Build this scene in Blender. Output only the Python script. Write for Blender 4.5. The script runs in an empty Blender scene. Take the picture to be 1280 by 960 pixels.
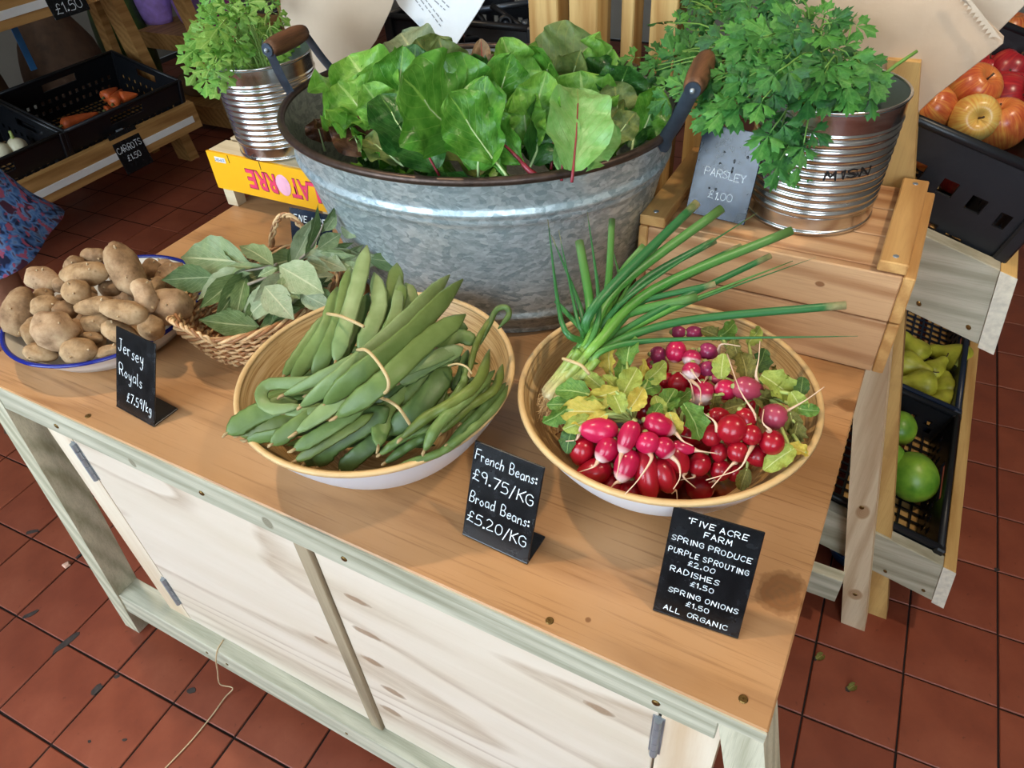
import bpy, math, random
from mathutils import Vector, Matrix, noise as mnoise
random.seed(7)
PI = math.pi
S = bpy.context.scene
COL = S.collection

# ------------------------------------------------------------------ camera
F = 909.75                                           # focal length in pixels of the 1280 x 960 frame
CAM = Vector((0, 0, 1.3231))
CR = Vector((0.88, 0.4709, -0.0619)).normalized()    # image right
CF = Vector((-0.3899, 0.6419, -0.6603)).normalized() # forward
CR = (CR - CF * CR.dot(CF)).normalized()
CD = CF.cross(CR)                                    # image down
cam_data = bpy.data.cameras.new('camera')
cam_data.sensor_width = 36
cam_data.lens = F / 1280 * 36
cam_data.clip_start = 0.02
cam = bpy.data.objects.new('camera', cam_data)
m = Matrix.Identity(4)
for i in range(3):
    m[i][0] = CR[i]; m[i][1] = -CD[i]; m[i][2] = -CF[i]; m[i][3] = CAM[i]
cam.matrix_world = m
COL.objects.link(cam)
S.camera = cam

# ------------------------------------------------------------------ light
vs = S.view_settings
vs.view_transform = 'Standard'
vs.look = 'None'
vs.gamma = 1
vs.use_curve_mapping = False
vs.exposure = -0.12
world = bpy.data.worlds.new('world')
S.world = world
world.use_nodes = True
wb = world.node_tree.nodes['Background']
wb.inputs[0].default_value = (0.80, 0.90, 1.0, 1)
wb.inputs[1].default_value = 0.10

def light(kind, name, loc, energy, color, target=None, size=None, size_y=None, spot=None, blend=0.5):
    d = bpy.data.lights.new(name, kind)
    d.energy = energy; d.color = color
    if kind == 'AREA':
        d.shape = 'RECTANGLE'; d.size = size; d.size_y = size_y or size
    elif size:
        d.shadow_soft_size = size
    if kind == 'SPOT':
        d.spot_size = spot; d.spot_blend = blend
    o = bpy.data.objects.new(name, d)
    o.location = loc
    if target is not None:
        o.rotation_euler = (Vector(target) - Vector(loc)).to_track_quat('-Z', 'Y').to_euler()
    COL.objects.link(o)
    return o
# daylight through the shop window behind the photographer, and the warm ceiling lamps
light('AREA', 'window_and_fill_daylight', (-1.7, -2.25, 1.75), 165, (0.72, 0.87, 1.0), (-0.9, 1.0, 0.5), 2.6, 1.7)
light('AREA', 'window_and_fill_daylight', (1.25, -2.25, 1.75), 70, (0.74, 0.88, 1.0), (0.5, 1.0, 0.4), 1.3, 1.7)  # added fill from front right, brightens the rear leg and right side
light('SPOT', 'ceiling_spot_light', (-1.12, 0.52, 2.70), 78, (1.0, 0.78, 0.54), (-0.25, 0.5, 0.74), 0.045, None, 1.15, 0.6)
light('SPOT', 'ceiling_spot_light', (0.85, 0.75, 2.70), 75, (1.0, 0.82, 0.60), (0.35, 0.9, 0.4), 0.05, None, 1.3, 0.7)
light('SPOT', 'ceiling_spot_light', (-1.9, 1.7, 2.70), 5, (1.0, 0.82, 0.60), (-2.5, 1.6, 0.4), 0.05, None, 1.2, 0.7)

# ------------------------------------------------------------------ measuring: pixel of the photograph -> point of the place
def ray(u, v):
    return CR * ((u - 640) / F) + CD * ((v - 480) / F) + CF
def P(u, v, z=None, y=None, x=None):
    d = ray(u, v)
    if z is not None: return CAM + d * ((z - CAM.z) / d.z)
    if y is not None: return CAM + d * ((y - CAM.y) / d.y)
    return CAM + d * ((x - CAM.x) / d.x)
def mpp(p):
    return (Vector(p) - CAM).dot(CF) / F
def idir(deg):
    a = math.radians(deg)
    return CR * math.cos(a) + CD * math.sin(a)
def view(p):
    return (CAM - Vector(p)).normalized()

# ------------------------------------------------------------------ mesh tools
def catmull(pts, n):
    pts = [Vector(p) for p in pts]
    if len(pts) == 2:
        return [pts[0].lerp(pts[1], i / n) for i in range(n + 1)]
    q = [pts[0] * 2 - pts[1]] + pts + [pts[-1] * 2 - pts[-2]]
    out = []
    seg = len(pts) - 1
    for i in range(n + 1):
        t = i / n * seg
        k = min(int(t), seg - 1); t -= k
        a, b, c, d = q[k:k + 4]
        out.append(0.5 * ((2 * b) + (c - a) * t + (2 * a - 5 * b + 4 * c - d) * t * t + (3 * b - a - 3 * c + d) * t ** 3))
    return out

class MB:
    def __init__(s): s.v = []; s.f = []; s.mi = []; s.cur = 0
    def add(s, v, f):
        o = len(s.v); s.v += [tuple(p) for p in v]; s.f += [tuple(i + o for i in q) for q in f]; s.mi += [s.cur] * len(f); return s
    def box(s, x0, x1, y0, y1, z0, z1, M=None, bev=0.0):
        if bev:
            b = min(bev, (x1 - x0) / 3, (y1 - y0) / 3, (z1 - z0) / 3)
            v = []
            for (X, sx) in ((x0, 1), (x1, -1)):
                for (Y, sy) in ((y0, 1), (y1, -1)):
                    for (Z, sz) in ((z0, 1), (z1, -1)):
                        v += [(X, Y + sy * b, Z + sz * b), (X + sx * b, Y, Z + sz * b), (X + sx * b, Y + sy * b, Z)]
            def id(i, j, k, a): return ((i * 2 + j) * 2 + k) * 3 + a
            f = []
            for i in (0, 1): f.append([id(i, 0, 0, 0), id(i, 0, 1, 0), id(i, 1, 1, 0), id(i, 1, 0, 0)][::1 if i == 0 else -1])
            for j in (0, 1): f.append([id(0, j, 0, 1), id(1, j, 0, 1), id(1, j, 1, 1), id(0, j, 1, 1)][::1 if j == 0 else -1])
            for k in (0, 1): f.append([id(0, 0, k, 2), id(0, 1, k, 2), id(1, 1, k, 2), id(1, 0, k, 2)][::1 if k == 0 else -1])
            for i in (0, 1):
                for j in (0, 1): f.append([id(i, j, 0, 0), id(i, j, 0, 1), id(i, j, 1, 1), id(i, j, 1, 0)][::1 if i != j else -1])
            for i in (0, 1):
                for k in (0, 1): f.append([id(i, 0, k, 0), id(i, 1, k, 0), id(i, 1, k, 2), id(i, 0, k, 2)][::1 if i == k else -1])
            for j in (0, 1):
                for k in (0, 1): f.append([id(0, j, k, 1), id(0, j, k, 2), id(1, j, k, 2), id(1, j, k, 1)][::1 if j == k else -1])
            for i in (0, 1):
                for j in (0, 1):
                    for k in (0, 1):
                        q = [id(i, j, k, 0), id(i, j, k, 1), id(i, j, k, 2)]
                        f.append(q if (i + j + k) % 2 == 1 else q[::-1])
        else:
            v = [(x, y, z) for x in (x0, x1) for y in (y0, y1) for z in (z0, z1)]
            f = [(0, 1, 3, 2), (4, 6, 7, 5), (0, 4, 5, 1), (2, 3, 7, 6), (0, 2, 6, 4), (1, 5, 7, 3)]
        if M is not None: v = [M @ Vector(p) for p in v]
        return s.add(v, f)
    def hexa(s, b, t):                                # bottom four and top four points, same order
        return s.add(list(b) + list(t), [(3, 2, 1, 0), (4, 5, 6, 7), (0, 1, 5, 4), (1, 2, 6, 5), (2, 3, 7, 6), (3, 0, 4, 7)])
    def tube(s, pts, rad, n=8, flat=None, ref=None, caps=True):
        pts = [Vector(p) for p in pts]; k = len(pts)
        if not hasattr(rad, '__len__'): rad = [rad] * k
        v = []; prev = None
        for i, p in enumerate(pts):
            t = (pts[min(i + 1, k - 1)] - pts[max(i - 1, 0)])
            t = t.normalized() if t.length > 1e-9 else Vector((0, 0, 1))
            if ref is not None: r = Vector(ref)
            elif prev is None: r = Vector((0, 0, 1)) if abs(t.z) < 0.9 else Vector((1, 0, 0))
            else: r = prev
            nrm = r - t * r.dot(t)
            if nrm.length < 1e-6: nrm = t.orthogonal()
            nrm.normalize(); prev = nrm
            w = t.cross(nrm)
            fl = 1.0 if flat is None else (flat[i] if hasattr(flat, '__len__') else flat)
            for j in range(n):
                a = 2 * PI * j / n
                v.append(p + w * (rad[i] * math.cos(a)) + nrm * (rad[i] * fl * math.sin(a)))
        f = [(i * n + j, i * n + (j + 1) % n, (i + 1) * n + (j + 1) % n, (i + 1) * n + j) for i in range(k - 1) for j in range(n)]
        if caps:
            f.append(tuple(range(n))[::-1]); f.append(tuple((k - 1) * n + j for j in range(n)))
        return s.add(v, f)
    def lathe(s, prof, n=48, c=(0, 0, 0), ax=1.0, ay=1.0, closed=False, M=None, caps=False):
        v = []; k = len(prof)
        for (r, z) in prof:
            for j in range(n):
                a = 2 * PI * j / n
                v.append(Vector((c[0] + r * ax * math.cos(a), c[1] + r * ay * math.sin(a), c[2] + z)))
        if M is not None: v = [M @ p for p in v]
        f = [(i * n + j, i * n + (j + 1) % n, ((i + 1) % k) * n + (j + 1) % n, ((i + 1) % k) * n + j) for i in range(k if closed else k - 1) for j in range(n)]
        if caps:
            if prof[0][0] > 1e-6: f.append(tuple(range(n))[::-1])
            if prof[-1][0] > 1e-6: f.append(tuple((k - 1) * n + j for j in range(n)))
        return s.add(v, f)
    def grid(s, fn, nu, nv):
        v = [fn(i / nu, j / nv) for i in range(nu + 1) for j in range(nv + 1)]
        f = [(i * (nv + 1) + j, (i + 1) * (nv + 1) + j, (i + 1) * (nv + 1) + j + 1, i * (nv + 1) + j + 1) for i in range(nu) for j in range(nv)]
        return s.add(v, f)
    def ball(s, c, r, nu=14, nv=10, fn=None):
        v = []
        for i in range(nv + 1):
            th = PI * i / nv
            for j in range(nu):
                ph = 2 * PI * j / nu
                d = Vector((math.sin(th) * math.cos(ph), math.sin(th) * math.sin(ph), math.cos(th)))
                v.append(Vector(c) + (fn(d) if fn else d * r))
        f = [(i * nu + j, (i + 1) * nu + j, (i + 1) * nu + (j + 1) % nu, i * nu + (j + 1) % nu) for i in range(nv) for j in range(nu)]
        return s.add(v, f)
    def mesh(s, name, mat, smooth=False):
        me = bpy.data.meshes.new(name)
        me.from_pydata(s.v, [], s.f)
        for mm in (mat if isinstance(mat, (list, tuple)) else [mat]): me.materials.append(mm)
        if smooth: me.polygons.foreach_set('use_smooth', [True] * len(me.polygons))
        if s.cur: me.polygons.foreach_set('material_index', s.mi)
        me.update()
        return me
    def build(s, name, mat, parent=None, smooth=False, loc=None):
        return put(name, s.mesh(name, mat, smooth), parent, loc)

def put(name, me, parent=None, loc=None, M=None):
    o = bpy.data.objects.new(name, me)
    COL.objects.link(o)
    if parent is not None: o.parent = parent
    if loc is not None: o.location = loc
    if M is not None: o.matrix_local = M
    return o
def tag(o, label, cat, group=None):
    o['label'] = label; o['category'] = cat
    if group: o['group'] = group
    return o
def thing(name, label, cat, loc=(0, 0, 0), group=None, rz=0.0):
    o = bpy.data.objects.new(name, None)
    o.empty_display_size = 0.05
    COL.objects.link(o); o.location = loc; o.rotation_euler = (0, 0, rz)
    return tag(o, label, cat, group)
def struct(o):
    o['kind'] = 'structure'; return o
def autosmooth(o, ang=35):
    me = o.data
    me.polygons.foreach_set('use_smooth', [True] * len(me.polygons))
    try: me.set_sharp_from_angle(angle=math.radians(ang))
    except Exception: pass
    return o
def frame(p, y, z):
    """matrix with local Y along y and local Z close to z, at p"""
    y = Vector(y).normalized(); z = Vector(z); z = z - y * z.dot(y)
    if z.length < 1e-6: z = y.orthogonal()
    z.normalize(); x = y.cross(z)
    M = Matrix.Identity(4)
    for i in range(3): M[i][0] = x[i]; M[i][1] = y[i]; M[i][2] = z[i]; M[i][3] = p[i]
    return M

# ------------------------------------------------------------------ materials
def hx(h):
    h = h.lstrip('#')
    c = [int(h[i:i + 2], 16) / 255 for i in (0, 2, 4)]
    return tuple((x / 12.92 if x <= 0.04045 else ((x + 0.055) / 1.055) ** 2.4) for x in c) + (1,)
class NM:
    def __init__(s, name):
        s.m = bpy.data.materials.new(name); s.m.use_nodes = True
        s.nt = s.m.node_tree; s.b = s.nt.nodes['Principled BSDF']
    def n(s, t, **kw):
        o = s.nt.nodes.new(t)
        for k, v in kw.items():
            if hasattr(o, k): setattr(o, k, v)
        return o
    def link(s, a, b): s.nt.links.new(a, b)
    def setv(s, sock, val):
        if isinstance(val, bpy.types.NodeSocket): s.link(val, sock)
        else: sock.default_value = val
    def coord(s, scale=(1, 1, 1), rot=(0, 0, 0), src='Object', loc=(0, 0, 0)):
        tc = s.n('ShaderNodeTexCoord'); mp = s.n('ShaderNodeMapping')
        mp.inputs['Scale'].default_value = scale; mp.inputs['Rotation'].default_value = rot; mp.inputs['Location'].default_value = loc
        s.link(tc.outputs[src], mp.inputs[0]); return mp.outputs[0]
    def noise(s, vec, scale, detail=4, rough=0.55, dist=0.0):
        o = s.n('ShaderNodeTexNoise')
        s.link(vec, o.inputs['Vector']); o.inputs['Scale'].default_value = scale; o.inputs['Detail'].default_value = detail
        o.inputs['Roughness'].default_value = rough; o.inputs['Distortion'].default_value = dist
        return o.outputs['Fac']
    def voro(s, vec, scale, feature='F1', out='Distance', rnd=1.0):
        o = s.n('ShaderNodeTexVoronoi'); o.feature = feature
        s.link(vec, o.inputs['Vector']); o.inputs['Scale'].default_value = scale
        if 'Randomness' in o.inputs: o.inputs['Randomness'].default_value = rnd
        return o.outputs[out]
    def ramp(s, fac, stops):
        o = s.n('ShaderNodeValToRGB'); e = o.color_ramp.elements
        while len(e) < len(stops): e.new(0.5)
        for q, (p, c) in zip(e, stops): q.position = p; q.color = c if len(c) == 4 else tuple(c) + (1,)
        s.link(fac, o.inputs[0]); return o.outputs[0]
    def mix(s, fac, a, b, mode='MIX'):
        o = s.n('ShaderNodeMix'); o.data_type = 'RGBA'; o.blend_type = mode
        s.setv(o.inputs[0], fac); s.setv(o.inputs[6], a); s.setv(o.inputs[7], b); return o.outputs[2]
    def math(s, op, a, b=0.0, c=None):
        o = s.n('ShaderNodeMath'); o.operation = op
        s.setv(o.inputs[0], a); s.setv(o.inputs[1], b)
        if c is not None: s.setv(o.inputs[2], c)
        return o.outputs[0]
    def bump(s, h, strength=0.2, dist=0.002):
        o = s.n('ShaderNodeBump'); s.link(h, o.inputs['Height'])
        o.inputs['Strength'].default_value = strength; o.inputs['Distance'].default_value = dist
        s.link(o.outputs[0], s.b.inputs['Normal'])
    def out(s, color=None, rough=0.5, metal=0.0, spec=None, trans=None, sss=None):
        if color is not None: s.setv(s.b.inputs['Base Color'], color)
        s.setv(s.b.inputs['Roughness'], rough); s.setv(s.b.inputs['Metallic'], metal)
        if spec is not None: s.b.inputs['Specular IOR Level'].default_value = spec
        return s.m

def plain(name, h, rough=0.5, metal=0.0, var=0.12, scale=30, bump=0.0, spec=None):
    k = NM(name); v = k.coord()
    f = k.noise(v, scale, 5)
    c = hx(h)
    a = tuple(x * (1 - var) for x in c[:3]) + (1,); b = tuple(min(1, x * (1 + var)) for x in c[:3]) + (1,)
    if bump: k.bump(f, bump, 0.003)
    return k.out(k.ramp(f, [(0.3, a), (0.7, b)]), rough, metal, spec)

def wood(name, light_, dark, axis=0, rough=0.55, grain=26, knots=(), contrast=1.0, fleck=0.25, dirt=None, knotcol='#5a3a22', bump=0.12, warp=2.5, offset=(0, 0, 0)):
    """planed softwood / ply: long grain along axis, soft figure, optional knots (centre, radii)"""
    k = NM(name)
    sc = [1.0, 1.0, 1.0]; sc[axis] = 0.07
    v = k.coord(tuple(sc), loc=offset)
    broad = k.noise(v, 7.0, 3, 0.5, warp)
    lines = k.noise(v, grain * 4, 4, 0.6, 0.6)
    sc2 = [1.0, 1.0, 1.0]; sc2[axis] = 0.025
    fib = k.noise(k.coord(tuple(sc2), loc=offset), grain * 22, 3, 0.6)
    w = k.n('ShaderNodeTexWave'); w.wave_type = 'BANDS'; w.bands_direction = 'DIAGONAL'
    k.link(v, w.inputs['Vector']); w.inputs['Scale'].default_value = grain * 0.55; w.inputs['Distortion'].default_value = 9.0
    w.inputs['Detail'].default_value = 3; w.inputs['Detail Scale'].default_value = 0.6
    g = k.math('ADD', k.math('MULTIPLY', broad, 0.45), k.math('ADD', k.math('MULTIPLY', lines, 0.35), k.math('MULTIPLY', w.outputs['Fac'], 0.2 * contrast)))
    c = k.ramp(g, [(0.28, hx(dark)), (0.62, hx(light_))])
    c = k.mix(k.math('MULTIPLY', k.ramp(fib, [(0.5, (0, 0, 0)), (0.75, (1, 1, 1))]), fleck), c, hx(dark))
    if dirt:
        d = k.ramp(k.noise(k.coord(), 9, 5, 0.6), [(0.55, (0, 0, 0)), (0.75, (1, 1, 1))])
        c = k.mix(k.math('MULTIPLY', d, 0.45), c, hx(dirt))
    for (kc, kr) in knots:
        tc = k.n('ShaderNodeTexCoord'); sub = k.n('ShaderNodeVectorMath'); sub.operation = 'SUBTRACT'
        k.link(tc.outputs['Object'], sub.inputs[0]); sub.inputs[1].default_value = kc
        dv = k.n('ShaderNodeVectorMath'); dv.operation = 'DIVIDE'; k.link(sub.outputs[0], dv.inputs[0]); dv.inputs[1].default_value = kr
        ln = k.n('ShaderNodeVectorMath'); ln.operation = 'LENGTH'; k.link(dv.outputs[0], ln.inputs[0])
        d = k.math('ADD', ln.outputs['Value'], k.math('MULTIPLY', k.math('SUBTRACT', broad, 0.5), 0.5))
        ring = k.math('SINE', k.math('MULTIPLY', d, 26.0))
        inner = k.ramp(d, [(0.75, (1, 1, 1)), (1.05, (0, 0, 0))])
        kcol = k.mix(k.math('MULTIPLY_ADD', ring, 0.3, 0.45), hx(knotcol), hx(dark))
        c = k.mix(k.math('MULTIPLY', inner, 0.85), c, kcol)
        halo = k.ramp(d, [(0.9, (1, 1, 1)), (2.1, (0, 0, 0))])
        c = k.mix(k.math('MULTIPLY', halo, k.math('MULTIPLY_ADD', ring, 0.16, 0.16)), c, hx(dark))
    k.bump(k.math('ADD', lines, fib), bump, 0.0015)
    return k.out(c, rough, 0, 0.35)

def leafmat(name, a, b, vein, rough=0.45, spot=None, trans=0.25, mottle=9, veinw=0.03, edge=None):
    """leaf tissue: local X across (-.5..+.5), local Y along (0..1) kept in the UV map"""
    k = NM(name)
    tc = k.n('ShaderNodeTexCoord')
    f = k.noise(tc.outputs['Object'], mottle, 4)
    c = k.ramp(f, [(0.32, hx(a)), (0.68, hx(b))])
    sep = k.n('ShaderNodeSeparateXYZ'); k.link(tc.outputs['UV'], sep.inputs[0])
    ax = k.math('ABSOLUTE', k.math('SUBTRACT', sep.outputs[0], 0.5))
    # side veins: slanted lines
    sv = k.math('SINE', k.math('MULTIPLY', k.math('SUBTRACT', sep.outputs[1], k.math('MULTIPLY', ax, 0.9)), 52.0))
    svm = k.ramp(sv, [(0.90, (0, 0, 0)), (1.0, (1, 1, 1))])
    mid = k.ramp(ax, [(veinw * 0.5, (1, 1, 1)), (veinw, (0, 0, 0))])
    c = k.mix(k.math('MULTIPLY', svm, 0.35), c, hx(vein))
    c = k.mix(mid, c, hx(vein))
    if spot:
        s_ = k.ramp(k.noise(tc.outputs['Object'], 14, 5, 0.65), [(0.60, (0, 0, 0)), (0.70, (1, 1, 1))])
        c = k.mix(k.math('MULTIPLY', s_, 0.75), c, hx(spot))
    fine = k.noise(tc.outputs['UV'], 22, 3)
    k.bump(k.math('ADD', k.math('MULTIPLY', svm, -0.5), fine), 0.35, 0.002)
    k.setv(k.b.inputs['Base Color'], c)
    k.b.inputs['Roughness'].default_value = rough
    k.b.inputs['Specular IOR Level'].default_value = 0.4
    if trans:
        t = k.n('ShaderNodeBsdfTranslucent'); k.link(c, t.inputs[0])
        mx = k.n('ShaderNodeMixShader'); mx.inputs[0].default_value = trans
        k.link(k.b.outputs[0], mx.inputs[1]); k.link(t.outputs[0], mx.inputs[2])
        k.link(mx.outputs[0], k.nt.nodes['Material Output'].inputs[0])
    return k.m

def ply(name, base, base2, line, axis=0, knots=(), knotcol='#8a6a52', rough=.5, freq=11.0, amount=.55, stretch=.16, sc=2.6, fib=.12, blot=None):
    """rotary-cut plywood face: contour-like growth lines over a pale ground"""
    k = NM(name); s_ = [1.0, 1.0, 1.0]; s_[axis] = stretch
    v = k.coord(tuple(s_)); f = k.noise(v, sc, 2, .45, .5); fine = k.noise(v, 90, 4, .6)
    c = k.ramp(k.noise(v, 14, 4), [(.3, hx(base2)), (.7, hx(base))])
    fr = k.math('FRACT', k.math('MULTIPLY', f, freq))
    ln_ = k.ramp(fr, [(0.0, (0, 0, 0)), (.62, (.12,) * 3), (.90, (1, 1, 1)), (1.0, (0, 0, 0))])
    c = k.mix(k.math('MULTIPLY', ln_, k.math('MULTIPLY', k.ramp(fine, [(.3, (.35,) * 3), (.7, (1, 1, 1))]), amount)), c, hx(line))
    s2 = [1.0, 1.0, 1.0]; s2[axis] = .03
    fb = k.noise(k.coord(tuple(s2)), 260, 3, .6)
    c = k.mix(k.math('MULTIPLY', k.ramp(fb, [(.55, (0, 0, 0)), (.72, (1, 1, 1))]), fib), c, hx(line))
    if blot:
        bl_ = k.ramp(k.noise(k.coord(), 4.5, 4, .55), [(.45, (0, 0, 0)), (.68, (1, 1, 1))]); c = k.mix(k.math('MULTIPLY', bl_, .5), c, hx(blot))
    for (kc, kr) in knots:
        tc = k.n('ShaderNodeTexCoord'); sub = k.n('ShaderNodeVectorMath'); sub.operation = 'SUBTRACT'
        k.link(tc.outputs['Object'], sub.inputs[0]); sub.inputs[1].default_value = kc
        dv = k.n('ShaderNodeVectorMath'); dv.operation = 'DIVIDE'; k.link(sub.outputs[0], dv.inputs[0]); dv.inputs[1].default_value = kr
        ln = k.n('ShaderNodeVectorMath'); ln.operation = 'LENGTH'; k.link(dv.outputs[0], ln.inputs[0])
        dd = k.math('ADD', ln.outputs['Value'], k.math('MULTIPLY', k.math('SUBTRACT', k.noise(k.coord(), 60, 3), .5), .8))
        ring = k.math('SINE', k.math('MULTIPLY', dd, 22.0))
        kcol = k.mix(k.math('MULTIPLY_ADD', ring, .28, .4), hx(knotcol), hx(line))
        c = k.mix(k.math('MULTIPLY', k.ramp(dd, [(.7, (1, 1, 1)), (1.15, (0, 0, 0))]), .8), c, kcol)
        c = k.mix(k.math('MULTIPLY', k.ramp(dd, [(.9, (1, 1, 1)), (2.4, (0, 0, 0))]), k.math('MULTIPLY_ADD', ring, .18, .18)), c, hx(line))
    k.bump(k.math('ADD', fine, fb), .08, .001)
    return k.out(c, rough, 0, .35)

# ------------------------------------------------------------------ the room
G = math.radians(2.2626); T0 = Vector((0.1032, 0.8677, 0)); TS = 0.1524
EX = Vector((math.cos(G), math.sin(G), 0)); EY = Vector((-math.sin(G), math.cos(G), 0))
def tile_mat(name, off):
    k = NM(name); v = k.coord(loc=off); vo = k.coord(src='Object')
    f = k.noise(v, 9, 5, 0.6)
    info = k.n('ShaderNodeObjectInfo')
    c = k.ramp(f, [(0.25, hx('#743826')), (0.55, hx('#8c472f')), (0.8, hx('#9b5439'))])
    c = k.mix(k.math('MULTIPLY', info.outputs['Random'], 0.35), c, hx('#6a2c1f'))
    sp = k.ramp(k.noise(v, 60, 3, 0.5), [(0.68, (0, 0, 0)), (0.74, (1, 1, 1))])
    c = k.mix(k.math('MULTIPLY', sp, 0.5), c, hx('#3b1a12'))
    k.bump(k.noise(v, 40, 4), 0.15, 0.002)
    r = k.ramp(k.noise(v, 5, 3), [(0.3, (0.30,) * 3), (0.7, (0.52,) * 3)])
    return k.out(c, r, 0, 0.45)
M_tile = tile_mat('quarry_tile', (0, 0, 0))
M_grout = plain('grout', '#1d120e', 0.9, var=0.3, scale=60)
floor = struct(MB().box(-4.2, 2.4, -2.4, 4.2, -0.05, -0.0035).build('floor', M_grout))
def tile_mesh(name, gap):
    w = TS / 2 - gap; b = 0.0014
    mb = MB()
    o = [(-w, -w), (w, -w), (w, w), (-w, w)]; q = [(x * (1 - b / w), y * (1 - b / w)) for x, y in o]
    mb.add([(x, y, -0.006) for x, y in o] + [(x, y, -0.0012) for x, y in o] + [(x, y, 0) for x, y in q],
           [(0, 1, 5, 4), (1, 2, 6, 5), (2, 3, 7, 6), (3, 0, 4, 7), (4, 5, 9, 8), (5, 6, 10, 9), (6, 7, 11, 10), (7, 4, 8, 11), (8, 9, 10, 11)])
    return mb.mesh(name, M_tile)
tmesh = [tile_mesh('tile', g) for g in (0.0016, 0.0019, 0.0022)]
def vis(c):
    d = c - CAM; z = d.dot(CF)
    if z < 0.1: return None
    u = 640 + F * d.dot(CR) / z; v = 480 + F * d.dot(CD) / z
    return (u, v) if -60 < u < 1340 and -60 < v < 1020 else None
rest = MB(); near = []
for i in range(-28, 15):
    for j in range(-22, 22):
        c = T0 + EX * ((i + .5) * TS) + EY * ((j + .5) * TS)
        if not (-4.1 < c.x < 2.3 and -2.3 < c.y < 4.1): continue
        q = vis(c); under = (-0.93 < c.x < -0.1 and 0.36 < c.y < 0.9)
        if q and not under: near.append(((c - CAM).length, i, j, c))
        else: rest.add([c + EX * (a * (TS / 2 - .002)) + EY * (b * (TS / 2 - .002)) for a, b in ((-1, -1), (1, -1), (1, 1), (-1, 1))], [(0, 1, 2, 3)])
near.sort()
for n_, (dd, i, j, c) in enumerate(near):
    if n_ < 295:
        r = random.Random(i * 91 + j)
        o = put('tile', r.choice(tmesh), floor)
        o.location = c + Vector((0, 0, r.uniform(-0.0008, 0.0004))); o.rotation_euler = (r.uniform(-.003, .003), r.uniform(-.003, .003), G + r.uniform(-.004, .004))
    else:
        rest.add([c + EX * (a * (TS / 2 - .002)) + EY * (b * (TS / 2 - .002)) for a, b in ((-1, -1), (1, -1), (1, 1), (-1, 1))], [(0, 1, 2, 3)])
rt = rest.build('distant_tiles', M_tile, floor); rt['kind'] = 'stuff'
# worn dark chips in the tile edges
M_chip = plain('worn_mortar', '#3a302b', 0.9, var=0.35, scale=120)
def chip(u, v, a, b, ang, i):
    c = P(u, v, 0.0); k = mpp(c) ; r = random.Random(i)
    pts = []
    for q in range(11):
        t = 2 * PI * q / 11; rr = r.uniform(0.7, 1.1)
        d = EX * math.cos(math.radians(ang)) + EY * math.sin(math.radians(ang)); e = Vector((-d.y, d.x, 0))
        pts.append(c + d * (a * math.cos(t) * rr) + e * (b * math.sin(t) * rr))
    mb = MB(); mb.add([p + Vector((0, 0, 0.0011)) for p in pts] + [p - Vector((0, 0, 0.002)) for p in pts], [tuple(range(11))] + [(q, q + 11, (q + 1) % 11 + 11, (q + 1) % 11) for q in range(11)])
    return mb.build('worn_patch', M_chip, floor)
for i, q in enumerate([(82, 804, .030, .009, 78), (121, 862, .013, .009, 80), (38, 768, .016, .006, 60), (40, 665, .018, .006, 40), (240, 863, .010, .007, 20), (146, 846, .006, .004, 50), (98, 695, .008, .003, 80), (1060, 862, .006, .006, 0), (1020, 823, .006, .004, 70), (112, 927, .004, .003, 0), (156, 925, .005, .003, 30), (1246, 712, .006, .004, 0)]):
    chip(*q, i)
M_wall = plain('wall_plaster', '#8f887c', 0.9, var=0.05, scale=8)
M_ceil = plain('ceiling_paint', '#d9d5cb', 0.9, var=0.04, scale=8)
struct(MB().box(-4.2, 2.4, -2.4, 4.2, 2.8, 2.86).build('ceiling', M_ceil))
struct(MB().box(-4.26, -4.2, -2.4, 4.2, 0, 2.8).build('wall_left', M_wall))
struct(MB().box(2.4, 2.46, -2.4, 4.2, 0, 2.8).build('wall_right', M_wall))
struct(MB().box(-4.2, 2.4, 4.2, 4.26, 0, 2.8).build('wall_back', M_wall))
fw = struct(MB().box(-4.2, 2.4, -2.46, -2.4, 0, 0.88).box(-4.2, 2.4, -2.46, -2.4, 2.62, 2.8).box(-4.2, -3.05, -2.46, -2.4, .88, 2.62).box(-.35, .6, -2.46, -2.4, .88, 2.62).box(1.95, 2.4, -2.46, -2.4, .88, 2.62).build('wall_front', M_wall))
M_white = plain('white_gloss_paint', '#e6e4de', 0.4, var=0.03)
wn = MB()
for x in (-3.05, -2.15, -1.25, -.40): wn.box(x, x + .05, -2.45, -2.40, .88, 2.62)
wn.box(-3.05, -.35, -2.45, -2.40, .88, .93).box(-3.05, -.35, -2.45, -2.40, 2.57, 2.62)
wf = struct(wn.build('window_1', M_white))
wn = MB()
for x in (.6, 1.25, 1.90): wn.box(x, x + .05, -2.45, -2.40, .88, 2.62)
wn.box(.6, 1.95, -2.45, -2.40, .88, .93).box(.6, 1.95, -2.45, -2.40, 2.57, 2.62)
wf2 = struct(wn.build('window_2', M_white))  # unseen window, added to go with the front-right fill light
g = NM('window_glass'); g.b.inputs['Transmission Weight'].default_value = 1.0; M_glass = g.out((0.95, 0.98, 1, 1), 0.02)
for x in (.65, 1.30): MB().box(x, x + .60, -2.43, -2.424, .93, 2.57).build('pane', M_glass, wf2)
for x in (-3.0, -2.1, -1.2):
    MB().box(x, x + .85 if x < -1.3 else -.4, -2.43, -2.424, .93, 2.57).build('pane', M_glass, wf)

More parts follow.
